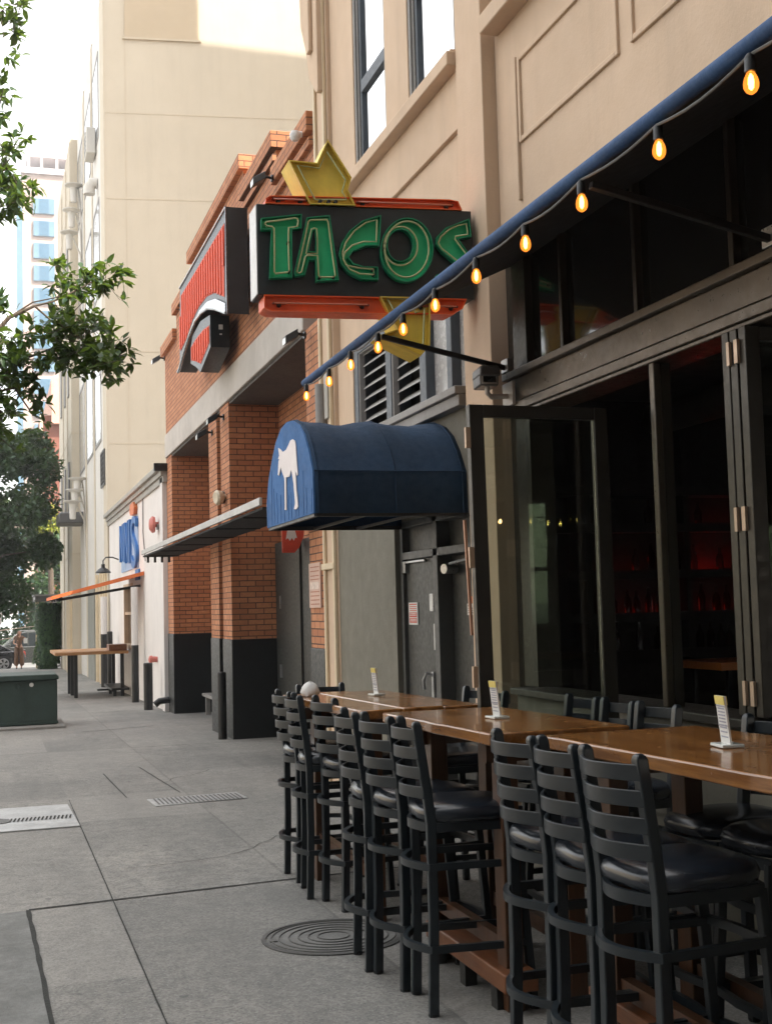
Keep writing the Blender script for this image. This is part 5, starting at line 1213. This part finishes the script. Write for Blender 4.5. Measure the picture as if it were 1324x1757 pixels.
# ------------------------------------------------------------------ vehicles
def car(name, loc, label, suv=True, paint='carpaint', flip=1):
    t = thing(name, loc, label, 'car'); X0, Y0, Z0 = loc; W2 = .93
    def F(u, v, d): return (X0 + flip*u, Y0 + d, Z0 + v)
    h = 1.0 if suv else .82
    low = [(-2.4,.34),(-2.42,.62),(-2.3,.88*h+.06),(-1.55,1.0*h+.04),(-.95,1.06*h),(1.9,1.10*h),(2.3,1.06*h),(2.38,.7),(2.36,.36)]
    def arch(cx): return [(cx+.40*math.cos(a), .36+.40*math.sin(a)) for a in [math.pi*k/10 for k in range(11)]]
    body = low + [(1.9,.30)] + arch(1.45) + [(.9,.30),(-.9,.30)] + arch(-1.45) + [(-1.95,.30)]
    b_ = MB().prism(body, F, -W2, W2).build('body', M[paint], t, bevel=.05, seg=3)
    top = 1.78 if suv else 1.44
    gl = [(-1.0,1.05*h),(-.18,top-.06),(.1,top-.01),(1.6,top-.03),(2.2,1.10*h)] if suv else [(-1.0,1.05*h),(-.25,top-.05),(.1,top),(.9,top-.02),(1.9,1.08*h)]
    n = len(gl); m = MB(); ins = .16
    for s in (-1,1):
        for (u,v) in gl: k = (v-1.05*h)/(top-1.05*h); m.v.append(F(u,v,s*(W2-.04-ins*max(0,k))))
    m.f = [tuple(range(n)), tuple(reversed(range(n,2*n)))] + [(i,n+i,n+(i+1)%n,(i+1)%n) for i in range(n)]
    c = m.build('cabin', M[paint], t, bevel=.04, seg=3)
    def side(us, name='side_window'):
        for s in (-1,1):
            m = MB(); P = []
            for (u,v) in us: k = (v-1.05*h)/(top-1.05*h); P.append(F(u,v,s*(W2-.035-ins*max(0,k))))
            q = [F(0,0,s*.012)[1]-Y0]; m.v = P + [(p[0],p[1]+s*.006,p[2]) for p in P]; nn = len(P)
            m.f = [tuple(range(nn)), tuple(reversed(range(nn,2*nn)))] + [(i,nn+i,nn+(i+1)%nn,(i+1)%nn) for i in range(nn)]
            m.build(name, M['carglass'], c)
    e = gl[-2][0]
    side([(-.78,1.10*h),(-.14,top-.11),(.12,top-.08),(.12,1.10*h)]); side([(.20,1.10*h),(.20,top-.08),(1.0,top-.08),(1.0,1.10*h)]); 
    if suv: side([(1.08,1.10*h),(1.08,top-.08),(1.55,top-.1),(1.95,1.14*h)])
    m = MB()
    k0, k1 = 0, 1
    for s in (-1,1):
        m.v += [F(gl[0][0]+.03-.012,gl[0][1]+.06,s*(W2-.14)), F(gl[1][0]-.07-.012,gl[1][1]-.03,s*(W2-.28))]
    m.f = [(0,1,3,2)]; m.v = [(v[0]-flip*.015, v[1], v[2]+.012) for v in m.v]; m.build('windscreen', mat('bright windscreen', (.30,.32,.33), .1, coat=.6, var=.05), c)
    for u in (-1.45,1.45):
        for s in (-1,1):
            wh = MB().lathe(F(u,.36,s*(W2-.20)),[(.0,0),(.34,0),(.36,.03),(.36,.18),(.34,.21),(.0,.21)],24,(0,s,0)).build('wheel', M['rubber'], t)
            k = MB().lathe(F(u,.36,s*(W2+.012)),[(0,0),(.24,0),(.23,.012),(.0,.02)],20,(0,s,0)); rm = k.build('rim', M['steel'], wh)
            k = MB()
            for q in range(5):
                a = 2*math.pi*q/5+.3; a2 = a+.55; k.add([F(u+.06*math.cos(a),.36+.06*math.sin(a),s*(W2+.035)),F(u+.2*math.cos(a),.36+.2*math.sin(a),s*(W2+.030)),F(u+.2*math.cos(a2),.36+.2*math.sin(a2),s*(W2+.030)),F(u+.06*math.cos(a2),.36+.06*math.sin(a2),s*(W2+.035))],[(0,1,2,3)])
            k.build('rim_gap', M['rubber'], wh)
    for s in (-1,1):
        MB().box(X0+flip*-2.44-.02,X0+flip*-2.44+.06,Y0+s*.72-.16,Y0+s*.72+.16,Z0+.70*h,Z0+.86*h).build('headlight', M['acrylic'], t, bevel=.02)
        MB().box(X0+flip*2.36-.03,X0+flip*2.36+.03,Y0+s*.78-.1,Y0+s*.78+.1,Z0+.75*h,Z0+1.05*h).build('tail_light', M['redprint'], t, bevel=.02)
        MB().prism([(-.1,0),(.1,.01),(.09,.14),(-.06,.15)], lambda u,v,d: (X0+flip*(-.72+u*.9), Y0+s*(W2+.03+d), Z0+1.06*h+v), 0, .16).build('mirror', M[paint], t, bevel=.02)
        m = MB()
        for u in (-.05,.95): m.box(X0+flip*u-.08,X0+flip*u+.08,Y0+s*(W2+.004)-.012,Y0+s*(W2+.004)+.012,Z0+.92*h,Z0+.945*h)
        each(m, 'door_handle', M['steel'], t)
        MB().bar(F(-.2,top+.03,s*.62),F(1.5,top+.02,s*.62),.03,.03).build('roof_rail', M['steel'], t) if suv else None
    return t
car('parked_suv', (1.30,62.0,gz(62)-.14), 'dark grey SUV crossing behind the person, partly hidden by the ivy')
car('black_car', (-1.12,58.9,gz(58.9)-.14), 'black car cut by the left edge, only its rear wheel showing', False, 'carblack')

# ------------------------------------------------------------------ the person
PX_, PY_ = .965, 56.6
PN = thing('person', (PX_,PY_,gz(PY_)), 'person with long light brown hair in brown clothes, holding a white sheet', 'person')
def skin(name, joints, edges, radii, m_, root=0, lev=1, parent=PN):
    me = bpy.data.meshes.new(name); me.from_pydata(joints, edges, []); me.update(); me.materials.append(m_)
    o = bpy.data.objects.new(name, me); col.objects.link(o); o.parent = parent; BASE[o.name] = BASE[PN.name]
    sk = o.modifiers.new('skin', 'SKIN'); sk.use_smooth_shade = True
    me.skin_vertices.new() if not me.skin_vertices else None
    for i, q in enumerate(radii): me.skin_vertices[0].data[i].radius = (q, q) if not isinstance(q, tuple) else q
    me.skin_vertices[0].data[root].use_root = True
    s = o.modifiers.new('sub', 'SUBSURF'); s.levels = lev; s.render_levels = lev
    return o
J = [(0,0,.92),(0,0,1.10),(.01,0,1.30),(.01,0,1.40),(.02,0,1.47),(.03,-.01,1.55),(.04,-.02,1.62),(-.09,0,.86),(-.10,-.01,.48),(-.10,.02,.08),(-.10,-.10,.03),(.09,0,.86),(.10,-.02,.48),(.10,.02,.08),(.11,-.10,.03),
     (-.17,0,1.37),(-.22,-.04,1.10),(-.10,-.20,1.06),(.18,0,1.37),(.23,-.06,1.12),(.24,-.22,1.24),(.24,-.25,1.30)]
E_ = [(0,1),(1,2),(2,3),(3,4),(4,5),(5,6),(0,7),(7,8),(8,9),(9,10),(0,11),(11,12),(12,13),(13,14),(2,15),(15,16),(16,17),(2,18),(18,19),(19,20),(20,21)]
Rr = [.13,.105,.12,.06,.05,.082,.07,.095,.06,.04,.03,.095,.06,.04,.03,.05,.038,.026,.05,.038,.026,.022]
body = skin('body', J, E_, Rr, M['skin'])
for k in range(5):      # fingers around the sheet and a relaxed hand
    a = -.03+.014*k
    skin('finger', [(.24+a*.4,-.255,1.305),(.24+a,-.275,1.335),(.25+a,-.265,1.36-.004*abs(k-2))], [(0,1),(1,2)], [.010,.008,.006], M['skin'], parent=body)
    skin('finger', [(-.10+a*.4,-.205,1.06),(-.09+a,-.24,1.05),(-.08+a,-.262,1.035)], [(0,1),(1,2)], [.010,.008,.006], M['skin'], parent=body)
skin('top', [(0,0,.84),(0,0,1.08),(.01,0,1.28),(.01,0,1.40),(-.15,0,1.375),(-.20,-.02,1.25),(.16,0,1.375),(.21,-.03,1.25)], [(0,1),(1,2),(2,3),(2,4),(4,5),(2,6),(6,7)], [.145,.118,.135,.07,.065,.06,.065,.06], M['brown'])
skin('trousers', [(0,0,1.05),(-.09,0,.86),(-.105,0,.5),(-.12,0,.10),(.09,0,.86),(.105,0,.5),(.13,0,.10)], [(0,1),(1,2),(2,3),(0,4),(4,5),(5,6)], [.14,.115,.095,.125,.115,.095,.125], M['brown'])
skin('hair', [(.04,.012,1.65),(.03,.05,1.54),(-.06,.02,1.42),(-.09,-.02,1.26)], [(0,1),(1,2),(2,3)], [.108,.11,.085,.05], M['hair'])
skin('shoe', [(-.10,.03,.03),(-.10,-.13,.025)], [(0,1)], [.045,.035], M['black']); skin('shoe', [(.10,.03,.03),(.11,-.13,.025)], [(0,1)], [.045,.035], M['black'])
m = MB(); hx, hy, hz = PX_+.04, PY_-.02, gz(PY_)+1.58
for s in (-1,1): m.lathe((hx+s*.03,hy-.075,hz+.0),[(0,0),(.012,0),(.008,.006),(0,.007)],8,(0,-1,0))
m.build('eye', M['black'], PN); MB().lathe((hx,hy-.08,hz-.03),[(.014,0),(.012,.012),(0,.022)],8,(0,-1,-.2)).build('nose', M['skin'], PN); MB().box(hx-.022,hx+.022,hy-.082,hy-.072,hz-.065,hz-.055).build('mouth', M['redprint'], PN)
single('paper_sheet', MB().box(PX_+.19,PX_+.35,PY_-.30,PY_-.296,gz(PY_)+1.10,gz(PY_)+1.32), M['paper'], 'white sheet of paper held by the person in brown', 'paper', (PX_+.27,PY_-.298,gz(PY_)+1.10))

hz = MB().box(-150,150,-90,320,-16,90).build('haze', M['white']); tag(hz, kind='stuff')
mh = bpy.data.materials.new('haze air'); mh.use_nodes = True; ht = mh.node_tree; ht.nodes.clear()
ho = ht.nodes.new('ShaderNodeOutputMaterial'); hv = ht.nodes.new('ShaderNodeVolumePrincipled'); hv.inputs['Color'].default_value = (.93,.96,1,1); hv.inputs['Density'].default_value = .0009; hv.inputs['Anisotropy'].default_value = .2
ht.links.new(hv.outputs[0], ho.inputs['Volume']); hz.data.materials.clear(); hz.data.materials.append(mh)
# ------------------------------------------------------------------ light, sky, camera
SUN = Vector((.45,-.45,.77)).normalized()
l = bpy.data.lights.new('sun', 'SUN'); l.energy = 4.2; l.angle = RAD(.53); l.color = (1,.93,.82)
lo = bpy.data.objects.new('sun', l); col.objects.link(lo); lo.rotation_euler = SUN.to_track_quat('Z', 'Y').to_euler()
wd = bpy.data.worlds.new('World'); sc.world = wd; wd.use_nodes = True; wt = wd.node_tree; wt.nodes.clear()
sky = wt.nodes.new('ShaderNodeTexSky'); sky.sky_type = 'NISHITA'; sky.sun_disc = False; sky.sun_elevation = math.asin(SUN.z); sky.sun_rotation = math.atan2(SUN.x, SUN.y); sky.air_density = 1.0; sky.dust_density = 3.5; sky.ozone_density = .6
mixn = wt.nodes.new('ShaderNodeMix'); mixn.data_type = 'RGBA'; mixn.inputs[0].default_value = .55; mixn.inputs[7].default_value = (9.3,8.95,8.3,1)   # thin bright cloud veil
wt.links.new(sky.outputs[0], mixn.inputs[6])
bg = wt.nodes.new('ShaderNodeBackground'); bg.inputs[1].default_value = .12; wt.links.new(mixn.outputs[2], bg.inputs[0])
wo = wt.nodes.new('ShaderNodeOutputWorld'); wt.links.new(bg.outputs[0], wo.inputs[0])
cd = bpy.data.cameras.new('camera'); cam = bpy.data.objects.new('camera', cd); col.objects.link(cam); sc.camera = cam
cd.sensor_fit = 'VERTICAL'; cd.sensor_height = 24; cd.lens = 24*2125.12/1757; cd.clip_end = 3000; cd.clip_start = .05
yaw, pit, rol = .306078584, .0755884937, -.0269911685
fw = Vector((math.sin(yaw)*math.cos(pit), math.cos(yaw)*math.cos(pit), math.sin(pit))); rt = Vector((math.cos(yaw), -math.sin(yaw), 0)); upv = rt.cross(fw)
r2 = rt*math.cos(rol) + upv*math.sin(rol); u2 = -rt*math.sin(rol) + upv*math.cos(rol)
cam.matrix_world = Matrix(((r2.x,u2.x,-fw.x,0),(r2.y,u2.y,-fw.y,0),(r2.z,u2.z,-fw.z,1.45),(0,0,0,1)))
vs = sc.view_settings; vs.view_transform = 'Standard'; vs.look = 'None'; vs.exposure = 1.68; vs.gamma = 1; vs.use_curve_mapping = False
sc.cycles.max_bounces = 6; sc.cycles.transparent_max_bounces = 12; sc.cycles.use_denoising = True
